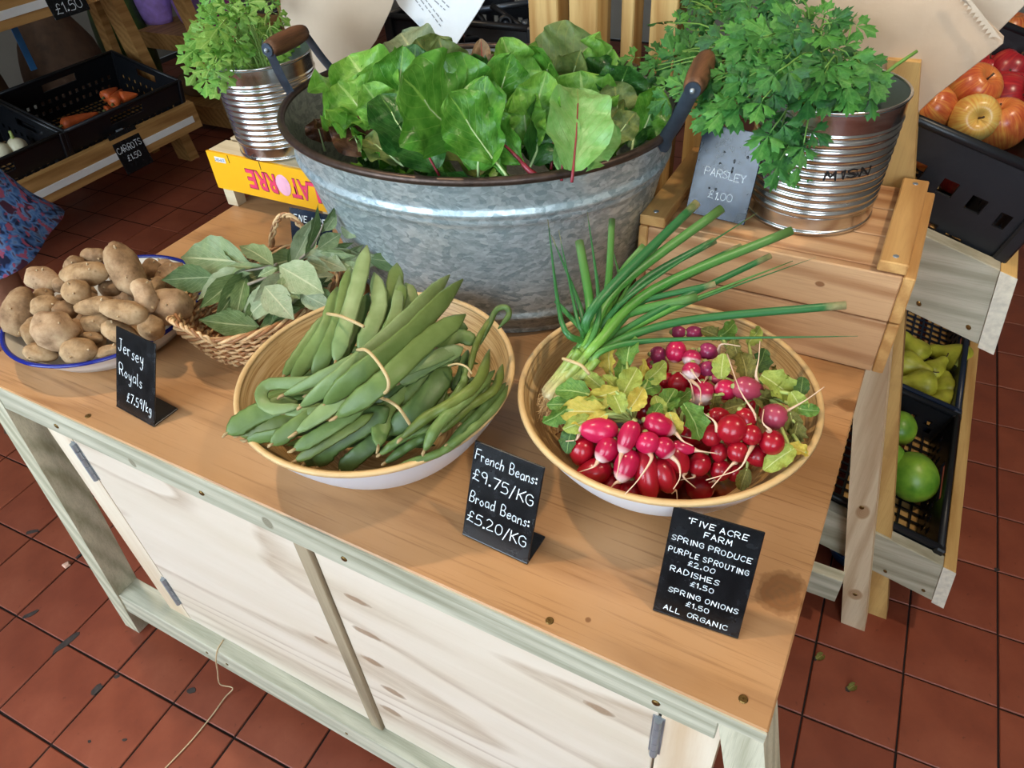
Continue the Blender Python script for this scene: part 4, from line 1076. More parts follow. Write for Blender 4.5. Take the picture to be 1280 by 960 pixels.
def leaf_to(name, me, base, tip, roll=0.0, facing=None, parent=None, wscale=1.0, k=1.0):
    base, tip = Vector(base), Vector(tip); d = tip - base
    n = facing if facing is not None else view(base)
    M = frame(base, d, n) @ Matrix.Rotation(roll, 4, 'Y') @ Matrix.Diagonal((d.length * wscale, d.length * k, d.length, 1))
    o = put(name, me, None)
    if parent is not None:
        o.parent = parent; o.matrix_local = parent.matrix_basis.inverted() @ M
    else: o.matrix_world = M
    return o

# ------------------------------------------------------------------ radish greens in the bowl
ML_yel = leafmat('leaf_yellowing', '#b9a83a', '#d6bd52', '#d9cf8a', .55, trans=.2)
ML_yg = leafmat('leaf_yellow_green', '#8b9a3a', '#aab552', '#c7cb86', .5, trans=.2)
ML_gr = leafmat('leaf_radish_green', '#4d7a2a', '#74993f', '#a9bf76', .5, trans=.2)
ML_dk = leafmat('leaf_dark_green', '#2f4f22', '#4a6d30', '#7f9757', .5, trans=.15)
ML_ol = leafmat('leaf_wilted_olive', '#5c5a26', '#86803a', '#a59a5c', .65, spot='#6b5230', trans=.15)
LM = {}
for nm, mt in (('y', ML_yel), ('g', ML_yg), ('n', ML_gr), ('d', ML_dk), ('o', ML_ol)):
    LM[nm] = [leaf_mesh('leaf', mt, P_oval, 10, 6, .4 if nm != 'o' else .6, .6, .17 if nm != 'o' else .26, 2.6 if nm != 'o' else 4, 40 + i, .68, .05, .05) for i in range(3)]
M_stalk = plain('leaf_stalk', '#a7b565', 0.5)
def tuft(label, c, leaves, group='radish greens'):
    c = Vector(c); o = thing('radish_greens', label, 'greens', tuple(c), group)
    for i, (x, y, L, ang, kind, z) in enumerate(leaves):
        r = random.Random(int(x + y * 3)); m_ = P(*rz(x, y), z); s = L * 1.2 * mpp(m_) * .328
        d = idir(ang) + view(m_) * r.uniform(-.3, .2); d.normalize()
        lf = leaf_to('leaf', r.choice(LM[kind]), m_ - d * s * .5, m_ + d * s * .5, r.uniform(-.5, .5), view(m_) + idir(r.uniform(0, 360)) * .4, o, r.uniform(.85, 1.1))
        q = catmull([c, c.lerp(m_ - d * s * .5, .5) + Vector((0, 0, .004)), m_ - d * s * .5 + d * s * .1], 6)
        mb = MB(); mb.tube([p - c for p in q], [.0018] * 6 + [.0009], 6); mb.build('stalk', M_stalk, o, True)
    return o
tuft('yellowing radish greens above the long radish bunch', P(*rz(460, 385), .856), [
 (365, 150, 95, -100, 'y', .884), (442, 108, 110, -85, 'n', .892), (452, 232, 120, -60, 'g', .886), (345, 290, 110, 160, 'y', .880), (225, 265, 120, 195, 'n', .872), (556, 200, 100, -35, 'g', .882), (502, 190, 70, -60, 'y', .884),
 (262, 345, 150, 185, 'y', .868), (168, 372, 100, 140, 'n', .858), (300, 328, 110, 170, 'g', .870), (250, 395, 100, 160, 'g', .862), (212, 462, 80, 110, 'd', .848), (400, 305, 90, -110, 'g', .880), (480, 300, 90, -50, 'y', .880), (310, 230, 90, -140, 'g', .876), (420, 190, 80, -80, 'n', .880), (530, 255, 90, -20, 'n', .874), (380, 235, 70, -120, 'g', .882), (180, 320, 80, 180, 'n', .862), (320, 380, 80, 150, 'y', .866)])
tuft('green radish leaves lying between the two radish bunches', P(*rz(640, 430), .850), [
 (702, 388, 140, 55, 'n', .872), (618, 402, 95, 70, 'y', .868), (600, 300, 100, -60, 'n', .868), (650, 300, 90, -20, 'n', .866), (560, 330, 80, -100, 'g', .868), (545, 350, 70, -60, 'n', .866)])
tuft('wilted olive greens at the back right of the bowl', P(*rz(940, 300), .846), [
 (890, 170, 110, -95, 'o', .874), (955, 150, 95, -60, 'd', .872), (850, 110, 80, -110, 'o', .876), (1030, 255, 150, 30, 'g', .872), (1092, 320, 90, 60, 'g', .868), (1105, 250, 75, -80, 'd', .872), (1137, 345, 70, 10, 'n', .864), (1015, 525, 120, 150, 'g', .850), (1090, 490, 80, -150, 'y', .852),
 (800, 175, 85, -85, 'g', .878), (970, 300, 100, 20, 'o', .862), (1070, 400, 90, 80, 'o', .856), (1080, 440, 90, 100, 'o', .850), (840, 330, 80, 170, 'o', .858), (770, 320, 70, 90, 'o', .858), (930, 60, 80, -40, 'g', .876), (830, 40, 90, -30, 'n', .876), (760, 50, 70, -150, 'o', .872), (880, 610, 80, 110, 'o', .824), (1040, 250, 90, -30, 'g', .868), (990, 205, 80, -30, 'o', .864)])
# loose soil-stained roots under the onions, and the wet bowl floor
M_soil = plain('soil_fibre', '#6b4423', 0.9, var=.3, scale=80)
mb = MB(); r = random.Random(9)
for i in range(150):
    c = P(*rz(r.uniform(95, 240), r.uniform(330, 600)), .80 + r.uniform(.0, .03)); 
    if (Vector((c.x, c.y, 0)) - Vector((B2.x, B2.y, 0))).length > .098: continue
    q = [c]; 
    for s in range(4): q.append(q[-1] + Vector((r.uniform(-1, 1), r.uniform(-1, 1), r.uniform(-.7, .8))) * .008)
    mb.tube(catmull(q, 6), .0007, 4)
tg = tag(mb.build('fallen_root_fibres', M_soil), 'brown tangle of fallen root fibres inside the radish bowl', 'roots'); tg['kind'] = 'stuff'
mb = MB()
mb.lathe([(.0001, .031), (.045, .031), (.080, .0312), (.0975, .0315)], 48, c=(B2.x, B2.y, TZ))
k_ = NM('wet_radish_water'); k_.b.inputs['Transmission Weight'].default_value = .15
tag(mb.build('muddy_water', k_.out(hx('#6e2a12'), .06, 0, .6), None, True), 'shallow reddish-brown water in the bottom of the radish bowl', 'water')

# ------------------------------------------------------------------ spring onions
def onmat(name, stops, rough=.38):
    k = NM(name); v = k.coord(); f = k.noise(v, 70, 3)
    tc = k.n('ShaderNodeTexCoord'); sep = k.n('ShaderNodeSeparateXYZ'); k.link(tc.outputs['UV'], sep.inputs[0])
    c = k.ramp(k.math('ADD', sep.outputs[1], k.math('MULTIPLY', k.math('SUBTRACT', f, .5), .12)), [(p, hx(h)) for p, h in stops])
    k.bump(f, .1, .001); return k.out(c, rough, 0, .45)
M_onleaf = [onmat('onion_leaf', [(0, '#8fb052'), (.25, '#4f8436'), (.6, '#2f6a34'), (.95, '#2f6838'), (1, '#a9a477')]), onmat('onion_leaf_bright', [(0, '#a5c25e'), (.3, '#6a9c3a'), (.7, '#428034'), (1, '#5a8044')])]
M_onsh = onmat('onion_shaft', [(0, '#c4b184'), (.3, '#b3b06c'), (.7, '#93a850'), (1, '#7ba043')])
M_onroot = plain('onion_root', '#b08a58', .8)
def uv_tube(name, pts, rad, mat, parent, n=10, flat=None, ref=None):
    mb = MB(); mb.tube(pts, rad, n, flat, ref)
    me = mb.mesh(name, mat, True); ul = me.uv_layers.new(name='UVMap'); K = len(pts)
    for l in me.loops: ul.data[l.index].uv = (0.5, (l.vertex_index // n) / (K - 1))
    return put(name, me, parent)
def oz(x, y): return 630 + x * .359, 240 + y * .359
ONI = [  # root x,y ; band x,y ; leaf list: (mid, tip, z_tip, width)
 ((118, 715), (228, 590), [((330, 380), (672, 38), .955, 34)]), ((128, 720), (240, 592), [((400, 330), (758, 58), .950, 36)]), ((140, 722), (252, 596), [((470, 320), (735, 168), .930, 28), ((440, 360), (882, 72), .945, 22)]),
 ((150, 730), (262, 600), [((520, 340), (1002, 134), .935, 36)]), ((160, 735), (270, 606), [((500, 360), (828, 195), .925, 40)]), ((112, 705), (222, 592), [((200, 450), (152, 92), .930, 22)]),
 ((120, 700), (226, 585), [((265, 400), (165, 150), .925, 22), ((250, 420), (190, 132), .930, 16)]), ((130, 708), (236, 586), [((300, 400), (262, 172), .925, 34)]), ((138, 712), (244, 588), [((330, 380), (290, 70), .940, 20)]),
 ((145, 718), (250, 590), [((360, 340), (376, 96), .935, 26), ((400, 340), (377, 190), .920, 20)]), ((170, 738), (276, 610), [((560, 400), (928, 222), .918, 24)]), ((176, 742), (282, 614), [((600, 400), (1006, 240), .915, 24), ((640, 390), (1085, 228), .915, 14)]),
 ((182, 748), (286, 620), [((620, 450), (1190, 394), .905, 32)]), ((188, 752), (290, 626), [((560, 515), (1232, 502), .895, 24)]), ((165, 728), (268, 604), [((430, 400), (735, 320), .915, 24)]), ((172, 734), (274, 608), [((420, 430), (672, 366), .910, 34)]),
 ((125, 712), (232, 594), [((210, 420), (240, 560), .880, 0), ((190, 440), (245, 190), .920, 0)]), ((155, 724), (258, 598), [((400, 300), (488, 188), .930, 30)]), ((133, 716), (246, 598), [((180, 380), (255, 470), .880, 20)]),
 ((148, 728), (256, 602), [((450, 300), (582, 140), .945, 12)]),
]
for i, (rt_, bd, lv) in enumerate(ONI):
    r = random.Random(300 + i); a = P(*oz(*rt_), .845 + r.uniform(-.004, .008)); b = P(*oz(*bd), .874 + r.uniform(-.004, .004))
    o2 = Vector((B2.x, B2.y, a.z)); a = o2 + (a - o2) * min(1, .118 / (a - o2).length)
    lv = [q for q in lv if q[3] > 0]
    tipname = ['tall leaf ending beside the Parsley sign', 'leaf crossing in front of the Parsley sign', 'pair of leaves below the sign', 'thick cut leaf ending by the steel tin', 'broad pale leaf in the middle of the fan', 'leaf standing far left against the tub', 'two thin leaves at the left of the fan', 'thick cut leaf standing against the tub', 'slim upright leaf against the tub', 'pair of upright leaves near the crate corner', 'leaf lying right over the crate front', 'two tapering leaves over the crate seam', 'long thick leaf reaching right along the lower plank', 'longest leaf reaching right over the bowl rim', 'arched leaf low in the fan', 'short cut leaf over the radishes', 'leafless stalk in the bunch', 'short upright leaf by the crate edge', 'bent leaf tucked at the left', 'thin dry leaf in the fan'][i]
    o = thing('spring_onion', 'spring onion with ' + tipname, 'spring onion', tuple(a), 'spring onion bunch')
    st = catmull([a, a.lerp(b, .5), b, b + (b - a) * .35], 10)
    uv_tube('shaft', [p - a for p in st], [.0048, .0052, .0046, .0042, .0040] + [.0038] * 6, M_onsh, o)
    mb = MB()
    for q in range(22):
        e = (a - b).normalized(); w_ = [a + e * -.002]
        for s in range(4): w_.append(w_[-1] + e * r.uniform(.001, .003) + Vector((r.uniform(-.5, .8), r.uniform(-.6, .7), r.uniform(-1.2, .1))) * .006)
        mb.tube([p - a for p in catmull(w_, 6)], [.0007, .0006, .0006, .0005, .0005, .0004, .0003], 4)
    mb.build('roots', M_onroot, o)
    for (mid, tip, zt, w) in lv:
        m_ = P(*oz(*mid), (.885 + zt) / 2 + .004); t_ = P(*oz(*tip), zt); R_ = max(.0016, w * mpp(t_) * .359 / 2 * .9)
        q = catmull([b + (b - a) * .1, b + (b - a) * .6, m_, t_], 18); n = len(q)
        thin = w < 26 and w not in (24,) or tip[0] > 1200 or tip[0] in (1085, 1006)
        rad = [(.0032 + (R_ - .0032) * min(1, k / 6)) * (1 if not thin or k < n * .55 else max(.12, 1 - (k / (n - 1) - .55) / .45 * .9)) for k in range(n)]
        uv_tube('leaf', [p - a for p in q], rad, M_onleaf[i % 2 if r.random() < .7 else 0], o, 10, .6, ref=view(m_))
band('tan rubber band around the spring onion necks', [(205, 580), (235, 590), (270, 605), (298, 635)], (.884, .890, .890, .882), lambda p: oz(*p))

# ------------------------------------------------------------------ wicker basket with bay
M_wick = wood('wicker_cane', '#c89b66', '#8d5f36', 2, .5, 60, fleck=.4)
M_wick2 = plain('wicker_pale', '#cfa878', .5, var=.25, scale=120)
M_wick3 = plain('wicker_brown', '#9b6a41', .5, var=.25, scale=120)
BK = Vector((-.695, .530, TZ)); BA, BB = .088, .112
bkt = thing('wicker_basket', 'small oval wicker basket with handles holding bay branches', 'basket', tuple(BK), rz=-.15)
def bk(a, z, g=0.0):
    t = z / .062; f = .70 + .30 * t ** .7
    return Vector(((BA * f + g) * math.cos(a), (BB * f + g) * math.sin(a), z))
for i in range(28):
    a = 2 * PI * i / 28; mb = MB(); mb.tube([bk(a, z * .062 / 6) for z in range(7)], .0021, 6); mb.build('stake', M_wick3, bkt, True)
for j in range(13):
    z = .004 + j * .0044; mb = MB(); n = 112
    pts = [bk(2 * PI * k / n, z + .0008 * math.sin(k * 1.3), (.0026 if (k // 2 + j) % 2 else -.0026) * math.sin(PI * ((k % 2) + .5) / 2)) for k in range(n + 1)]
    mb.tube(pts, .0021, 5, caps=False); mb.build('weave', (M_wick2, M_wick3, M_wick2)[j % 3], bkt, True)
for s in range(4):
    mb = MB(); n = 96
    pts = [bk(2 * PI * k / n, .064 + .0035 * math.sin(2 * PI * k / 9 + s * PI / 2), .0035 * math.cos(2 * PI * k / 9 + s * PI / 2)) for k in range(n + 1)]
    mb.tube(pts, .0023, 6, caps=False); mb.build('rim_twist', (M_wick2, M_wick3)[s % 2], bkt, True)
for side, hh in ((-1, .020), (1, .050)):
    for s in range(3):
        mb = MB(); pts = []
        for k in range(31):
            t = k / 30; a = side * PI / 2 + (t - .5) * (1.0 if side < 0 else .62) + (.55 if side > 0 else 0)
            p = bk(a, .064, .004) + Vector((0, 0, hh * math.sin(PI * t) ** .8)); ph = k * .8 + s * 2.1
            pts.append(p + Vector((.0022 * math.cos(ph), .0022 * math.cos(ph), .0026 * math.sin(ph))))
        mb.tube(pts, .0021, 6); mb.build('handle_strand', (M_wick2, M_wick3, M_wick2)[s], bkt, True)
mb = MB(); mb.lathe([(.0001, .002), (.7, .002)], 40, ax=BA, ay=BB); mb.build('base', M_wick3, bkt)
ML_bay = [leafmat('bay_leaf', '#6d8052', '#88986a', '#b0b489', .45, trans=.12), leafmat('bay_leaf_pale', '#8a9a72', '#a2ad86', '#bcc09a', .5, trans=.12), leafmat('bay_leaf_dark', '#4c6636', '#647c48', '#97a478', .4, trans=.12), leafmat('bay_leaf_spotted', '#86946e', '#9ca582', '#b8b893', .5, spot='#6b4a34', trans=.1)]
LBAY = [[leaf_mesh('leaf', m_, P_lance, 16, 6, .28, c_, .05, 4, 70 + i * 5 + j, .44, .02) for j, c_ in enumerate((.25, -.3, .5))] for i, m_ in enumerate(ML_bay)]
def yz(x, y): return 200 + x * .2292, 250 + y * .2292
def bay(label, stem, leaves):
    sp = catmull([P(*yz(x, y), z) for x, y, z in stem], 14); o = thing('bay_branch', label, 'bay branch', tuple(sp[0]), 'bay branches in the basket')
    mb = MB(); mb.tube([p - sp[0] for p in sp], [.0022 - .0012 * i / 14 for i in range(15)], 6); mb.build('stem', plain_cache('bay_twig', '#8a7f6c'), o, True)
    for (x0, y0, x1, y1, z0, z1, kind, roll, ws) in leaves:
        b, t = P(*yz(x0, y0), z0), P(*yz(x1, y1), z1); r = random.Random(int(x0 + y1))
        leaf_to('leaf', r.choice(LBAY[kind]), b, t, roll, None, o, ws)
bay('bay branch with broad leaves pointing left over the potatoes', [(640, 350, .835), (560, 370, .832), (480, 385, .828), (400, 400, .822)], [
 (490, 345, 65, 290, .836, .835, 0, .1, 1.15), (300, 420, 20, 430, .822, .825, 2, -.1, 1.3), (470, 370, 160, 520, .828, .815, 1, .5, .8), (440, 400, 215, 610, .824, .806, 2, .3, .9), (480, 390, 330, 640, .822, .806, 2, -.2, .9),
 (460, 360, 330, 275, .832, .840, 2, .9, .8), (620, 360, 410, 190, .838, .862, 0, .5, .95), (420, 420, 230, 580, .818, .808, 0, .2, .7), (470, 420, 390, 650, .820, .806, 2, .4, .7), (560, 360, 370, 380, .836, .832, 0, .8, .6), (500, 400, 340, 430, .826, .82, 0, .6, .6)])
bay('bay branch with spotted leaves in the middle of the basket', [(480, 460, .826), (600, 415, .834), (700, 370, .840), (760, 330, .844)], [
 (650, 360, 950, 525, .846, .838, 1, -.1, 1.0), (570, 470, 720, 640, .838, .822, 3, .1, 1.35), (690, 400, 520, 560, .840, .826, 3, -.3, 1.2), (700, 440, 400, 670, .834, .808, 1, .3, .95), (640, 370, 525, 415, .846, .840, 0, .3, 1.0), (670, 420, 650, 500, .842, .836, 0, .2, 1.0),
 (760, 500, 930, 600, .836, .828, 3, .1, 1.1), (700, 470, 770, 555, .838, .83, 0, -.2, 1.2), (860, 480, 940, 560, .84, .83, 2, .2, 1.2), (560, 520, 460, 690, .818, .80, 2, 0, .9), (640, 560, 600, 680, .812, .798, 2, .2, 1.0), (540, 600, 470, 700, .806, .796, 2, .1, .9)])
bay('bay branch rising at the back against the tub', [(720, 350, .842), (800, 290, .856), (860, 200, .875), (890, 130, .890)], [
 (720, 350, 870, 90, .846, .890, 1, .2, 1.0), (790, 300, 890, 30, .858, .905, 2, .9, .75), (880, 180, 970, 35, .876, .905, 2, .7, .8), (710, 310, 850, 110, .85, .888, 1, .4, .8), (860, 270, 980, 180, .866, .872, 0, .2, 1.5), (900, 170, 960, 80, .880, .892, 0, .0, 1.4),
 (800, 290, 1010, 370, .852, .850, 3, -.2, 1.1), (790, 330, 960, 390, .848, .846, 3, .3, .9), (870, 285, 1080, 290, .858, .858, 0, .4, .6), (985, 150, 1090, 200, .87, .868, 1, .2, 1.1), (880, 300, 1140, 330, .85, .85, 1, .3, .9), (700, 350, 720, 250, .846, .862, 2, .4, .9), (930, 260, 1060, 240, .86, .86, 2, .5, .7)])
bay('bay branch lying behind the beans towards the tub', [(960, 330, .846), (1100, 310, .846), (1250, 320, .846)], [
 (1040, 330, 1240, 330, .85, .848, 1, .2, .9), (1120, 315, 1450, 370, .85, .84, 2, .2, .75), (1000, 340, 1120, 420, .848, .842, 0, .1, 1.0), (1180, 310, 1330, 260, .85, .856, 0, .5, .8), (980, 330, 1120, 250, .85, .862, 0, .3, .8)])

r = random.Random(44)
o = thing('bay_branch', 'bay branch with dull leaves lying deep in the basket', 'bay branch', tuple(BK + Vector((0, 0, .04))), 'bay branches in the basket')
mb = MB(); mb.tube([(-.05, -.06, .0), (.0, .0, .02), (.03, .06, .03)], [.002, .002, .001], 6); mb.build('stem', plain_cache('bay_twig', '#8a7f6c'), o, True)
for i in range(22):
    a = r.uniform(0, 2 * PI); q = r.uniform(.01, .062); c = BK + Vector((q * math.cos(a), q * 1.25 * math.sin(a), r.uniform(.040, .068))); d = Vector((r.uniform(-1, 1), r.uniform(-1, 1), r.uniform(-.1, .35))).normalized(); L = r.uniform(.055, .085)
    leaf_to('leaf', r.choice(LBAY[r.choice((0, 2, 2, 3))]), c - d * L * .5, c + d * L * .5, r.uniform(-.5, .5), Vector((r.uniform(-.3, .3), -.3, 1)), o, r.uniform(.9, 1.2))

# potatoes lower in the dish, mostly hidden
for i in range(16):
    r = random.Random(700 + i); a = 2 * PI * i / 16 + .2; rr = (.035, .075)[i % 2]; c = PB + Vector((rr * math.cos(a), rr * math.sin(a), .022 + .012 * (i % 3)))
    o = thing('potato', 'tan potato buried at the bottom of the heap in the enamel dish', 'potato', tuple(c), 'buried potatoes')
    ph = Vector((r.uniform(0, 50), r.uniform(0, 50), 0)); o.rotation_euler = (0, 0, r.uniform(0, 6))
    mb = MB(); mb.ball((0, 0, 0), 1, 16, 12, lambda q: Vector((q.x * .016, q.y * .021, q.z * .016)) * (1 + .16 * mnoise.noise(q * 1.3 + ph))); mb.build('skin', r.choice(M_pot), o, True)
# radishes lower in the bowl, mostly hidden
for i in range(20):
    r = random.Random(800 + i); a = 2 * PI * i / 20; rr = (.03, .062, .085)[i % 3]
    c = Vector((B2.x + .01 + rr * math.cos(a), B2.y + rr * math.sin(a), TZ + .042 + .012 * (i % 4)))
    o = thing('radish', 'dark red radish buried under the others in the bowl', 'radish', tuple(c), 'buried radishes')
    mb = MB(); mb.ball((0, 0, 0), .0135, 14, 10); mb.build('body', MR['r'], o, True)
    mb = MB(); mb.tube([(0, 0, -.012), (.004, .002, -.018), (.007, .0, -.022)], [.0025, .0012, .0005], 5); mb.build('root_tail', M_tail, o, True)

# ------------------------------------------------------------------ salad leaves in the tub
MS = {
 'l': leafmat('lettuce_light', '#5f9a34', '#8abf4f', '#a5cc72', .34, trans=.3, veinw=.03),
 'g': leafmat('chard_green', '#3f7d24', '#66a23c', '#84b44c', .26, trans=.25, veinw=.02),
 'p': leafmat('chard_pale', '#74ac55', '#96c47a', '#93a862', .33, trans=.25, veinw=.015),
 'd': leafmat('chard_dark', '#24501f', '#3e7230', '#5f8a40', .28, trans=.2, veinw=.02),
 'o': leafmat('leaf_olive', '#5b6f38', '#7d8f4e', '#93954f', .45, spot='#7a5a3c', trans=.2),
 'b': leafmat('leaf_bronze', '#7a6344', '#947a58', '#a8403a', .5, trans=.2),
 'u': leafmat('lettuce_purple', '#3d2418', '#5c3a26', '#6b4a30', .4, trans=.15),
 'y': leafmat('lettuce_grey', '#6f7d58', '#8a9672', '#a5a97f', .5, trans=.2),
}
LS = {}
for ki, (kk, mt) in enumerate(MS.items()):
    w_ = {'l': .95, 'g': .92, 'p': .70, 'd': .9, 'o': .95, 'b': .75, 'u': .95, 'y': .95}[kk]
    LS[kk] = [leaf_mesh('blade', mt, (P_chard, P_spoon)[i % 2] if kk != 'p' else P_chard, 20, 10, (.35, .15, .6)[i], (.5, -.35, .9)[i], .13 if kk != 'l' else .22, (2.5, 3.5, 3)[i], 200 + ki * 7 + i, w_, 0.0, .045) for i in range(3)]
M_red = plain('chard_red_rib', '#8e2a35', .4); M_prib = plain('pale_rib', '#b9cf92', .4)
SAL = [
 (472, 156, .985, 414, 104, 1.035, 1.0, 'l', .4, 2, 'frilly light lettuce leaf leaning out furthest left'),
 (484, 146, .99, 438, 64, 1.055, .9, 'l', .2, 0, 'tall frilly lettuce leaf at the top left'),
 (496, 150, .985, 500, 78, 1.06, .8, 'g', -.4, 2, 'green folded leaf right of the left lettuce'),
 (470, 172, .98, 412, 132, 1.01, .85, 'l', .5, 0, 'low frilly lettuce leaf above the purple ones'),
 (500, 140, .985, 460, 60, 1.05, .8, 'l', -.3, 2, 'crumpled lettuce leaf behind the left head'),
 (800, 150, .98, 800, 96, 1.02, .9, 'd', .2, 2, 'dark leaf under the overhanging parsley sprig'),
 # base u,v,z ; tip u,v,z ; width factor ; kind ; roll ; variant ; label
 (470, 168, .975, 424, 84, 1.035, 1.0, 'l', .5, 0, 'crinkled light green lettuce leaf at the far left'),
 (478, 160, .98, 448, 72, 1.045, .95, 'l', .1, 2, 'folded light green lettuce leaf second from the left'),
 (485, 152, .985, 476, 84, 1.05, .9, 'l', -.3, 0, 'upright light green lettuce leaf in the left head'),
 (485, 172, .985, 430, 118, 1.02, .9, 'l', .4, 1, 'low light green lettuce leaf curling over the left head'),
 (492, 160, .99, 462, 112, 1.04, .9, 'l', .0, 0, 'inner crumpled lettuce leaf of the left head'),
 (505, 150, .985, 478, 57, 1.055, .8, 'g', .2, 2, 'glossy green leaf rising behind the left lettuce'),
 (520, 140, .99, 515, 66, 1.06, .9, 'd', -.2, 0, 'dark blistered leaf beside the left lettuce'),
 (535, 95, .985, 498, 36, 1.035, .9, 'y', .0, 0, 'dull grey-green leaf furthest back under the paper'),
 (560, 118, .985, 522, 55, 1.045, 1.0, 'o', .2, 1, 'wide olive leaf at the back left'),
 (572, 115, .985, 550, 60, 1.045, .9, 'o', -.2, 0, 'olive leaf folded at the back centre'),
 (595, 190, .985, 498, 110, 1.065, 1.0, 'g', .25, 1, 'large bright chard leaf spreading over the middle left'),
 (600, 170, .995, 545, 85, 1.075, .95, 'g', -.1, 0, 'bright chard lobe behind the large middle leaf'),
 (598, 212, .985, 598, 108, 1.07, .65, 'g', -.5, 0, 'curled chard leaf edge in the centre'),
 (634, 222, .985, 562, 130, 1.055, .62, 'g', .1, 1, 'pointed bright green leaf at the centre front'),
 (522, 205, .98, 482, 112, 1.045, .7, 'd', .3, 0, 'dark green leaf hanging in front of the left lettuce'),
 (545, 212, .975, 505, 140, 1.03, .8, 'd', -.3, 2, 'dark blistered leaf below the large chard leaf'),
 (440, 190, .965, 404, 132, 1.01, .8, 'u', .3, 2, 'purple-brown lettuce leaf by the left wall'),
 (455, 195, .97, 428, 140, 1.01, .8, 'u', -.2, 0, 'dark purple lettuce leaf next to it'),
 (405, 185, .95, 395, 150, .985, .9, 'u', .2, 1, 'small wilted purple leaf at the left wall'),
 (500, 205, .975, 455, 165, 1.0, .7, 'o', .2, 0, 'yellowish leaf base at the front left'),
 (652, 128, .99, 636, 55, 1.06, .75, 'l', .3, 0, 'upright bright leaf at the back centre'),
 (606, 118, .985, 600, 56, 1.045, .55, 'b', .0, 0, 'bronze brown leaf at the back centre'),
 (622, 116, .985, 622, 66, 1.04, .55, 'b', -.4, 1, 'second bronze leaf turned sideways'),
 (594, 120, .995, 588, 62, 1.06, .5, 'd', .2, 1, 'narrow glossy dark leaf beside the bronze ones'),
 (612, 152, 1.0, 638, 84, 1.065, .8, 'g', .2, 0, 'smooth leaf with pale rib in the middle'),
 (672, 115, .99, 697, 72, 1.045, .9, 'g', .0, 1, 'small green leaf behind the curly lettuce'),
 (690, 100, .985, 735, 55, 1.035, 1.3, 'o', .1, 0, 'broad dull purple-green leaf at the back right'),
 (728, 100, .985, 772, 60, 1.035, .75, 'l', .2, 1, 'rounded light leaf at the back right'),
 (712, 118, .99, 716, 78, 1.04, .8, 'o', .0, 0, 'olive leaf between the back right ones'),
 (716, 214, .99, 730, 84, 1.07, .78, 'p', .1, 2, 'tall pale chard leaf with red midrib at the front right'),
 (712, 212, .985, 768, 150, 1.02, .85, 'p', -.2, 0, 'pale lower lobe of the red-ribbed chard'),
 (702, 216, .985, 706, 122, 1.045, .5, 'p', .6, 0, 'pale leaf behind the red-ribbed chard'),
 (655, 178, .995, 682, 102, 1.06, .7, 'l', .3, 0, 'curly yellow-green lettuce leaf in the centre'),
 (660, 180, .995, 650, 118, 1.05, .8, 'l', -.4, 2, 'frilled lettuce leaf left of the curly one'),
 (664, 205, .985, 700, 108, 1.045, .6, 'd', .5, 2, 'dark cupped leaf with pale rib'),
 (690, 205, .98, 692, 140, 1.03, .7, 'd', -.4, 0, 'dark frilled leaf beside the red-ribbed chard'),
 (640, 180, .985, 606, 158, 1.02, 1.0, 'b', .1, 1, 'folded brownish leaf in the centre front'),
 (668, 218, .985, 598, 146, 1.03, .55, 'g', -.4, 1, 'green leaf on a thick red stalk'),
 (762, 140, .985, 785, 82, 1.04, 1.0, 'd', .1, 1, 'wide dark green leaf at the right'),
 (775, 160, .98, 768, 105, 1.025, .9, 'o', .2, 0, 'shaded olive leaf under the parsley'),
 (800, 172, .975, 828, 115, 1.025, .8, 'g', .1, 2, 'smooth green leaf at the right end by the handle'),
 (790, 185, .97, 800, 130, 1.005, .7, 'd', -.2, 0, 'dark leaf at the right wall'),
 (755, 190, .975, 790, 148, 1.0, .6, 'o', .2, 1, 'drooping leaf behind the front rim at the right'),
]
for i, (u0, v0, z0, u1, v1, z1, w, kk, roll, var, lab) in enumerate(SAL):
    b, t = P(u0, v0, z0), P(u1, v1, z1); o = thing('salad_leaf', lab, 'leaf', tuple(b), 'salad leaves in the tub')
    r = random.Random(900 + i)
    n = view(b) + Vector((0, 0, .25)) + idir(r.uniform(0, 360)) * .2
    lf = leaf_to('blade', LS[kk][var], b, t, roll, n, o, w * 1.2, 1.1)
    M = frame(b, t - b, n) @ Matrix.Rotation(roll, 4, 'Y'); L = (t - b).length
    red = kk in 'pb' or 'red' in lab
    me = LS[kk][var]; nv = 11; mid = [me.vertices[k * nv + 5].co for k in range(0, 15)]
    mb = MB(); pts = [M @ Vector((p.x * L * w * 1.2, p.y * L * 1.1, p.z * L + .0006)) - b for p in mid]
    pts = [pts[0] + (pts[0] - pts[1]) * 2.0] + pts
    mb.tube(pts, [max(.0007, (.0036 if 'thick' in lab else .0017) * (1 - k / 15.5)) for k in range(len(pts))], 6); mb.build('midrib', M_red if red else M_prib, o, True)
r = random.Random(77)
for i in range(46):
    a = r.uniform(0, 2 * PI); q = math.sqrt(r.random()) * .86
    c = Vector((TC.x + .225 * q * math.cos(a), TC.y + .180 * q * math.sin(a), r.uniform(.91, .96)))
    d = Vector((r.uniform(-1, 1), r.uniform(-1, 1), r.uniform(.2, .9))).normalized(); d = (d + (TC - Vector((c.x, c.y, 0))) * 1.5).normalized()
    o = thing('salad_leaf', 'dark leaf deep among the salad leaves inside the tub', 'leaf', tuple(c), 'buried salad leaves')
    leaf_to('blade', LS[r.choice('dgdol')][r.randrange(3)], c, c + d * .085, r.uniform(-1, 1), Vector((0, -.4, 1)), o, 1.1)

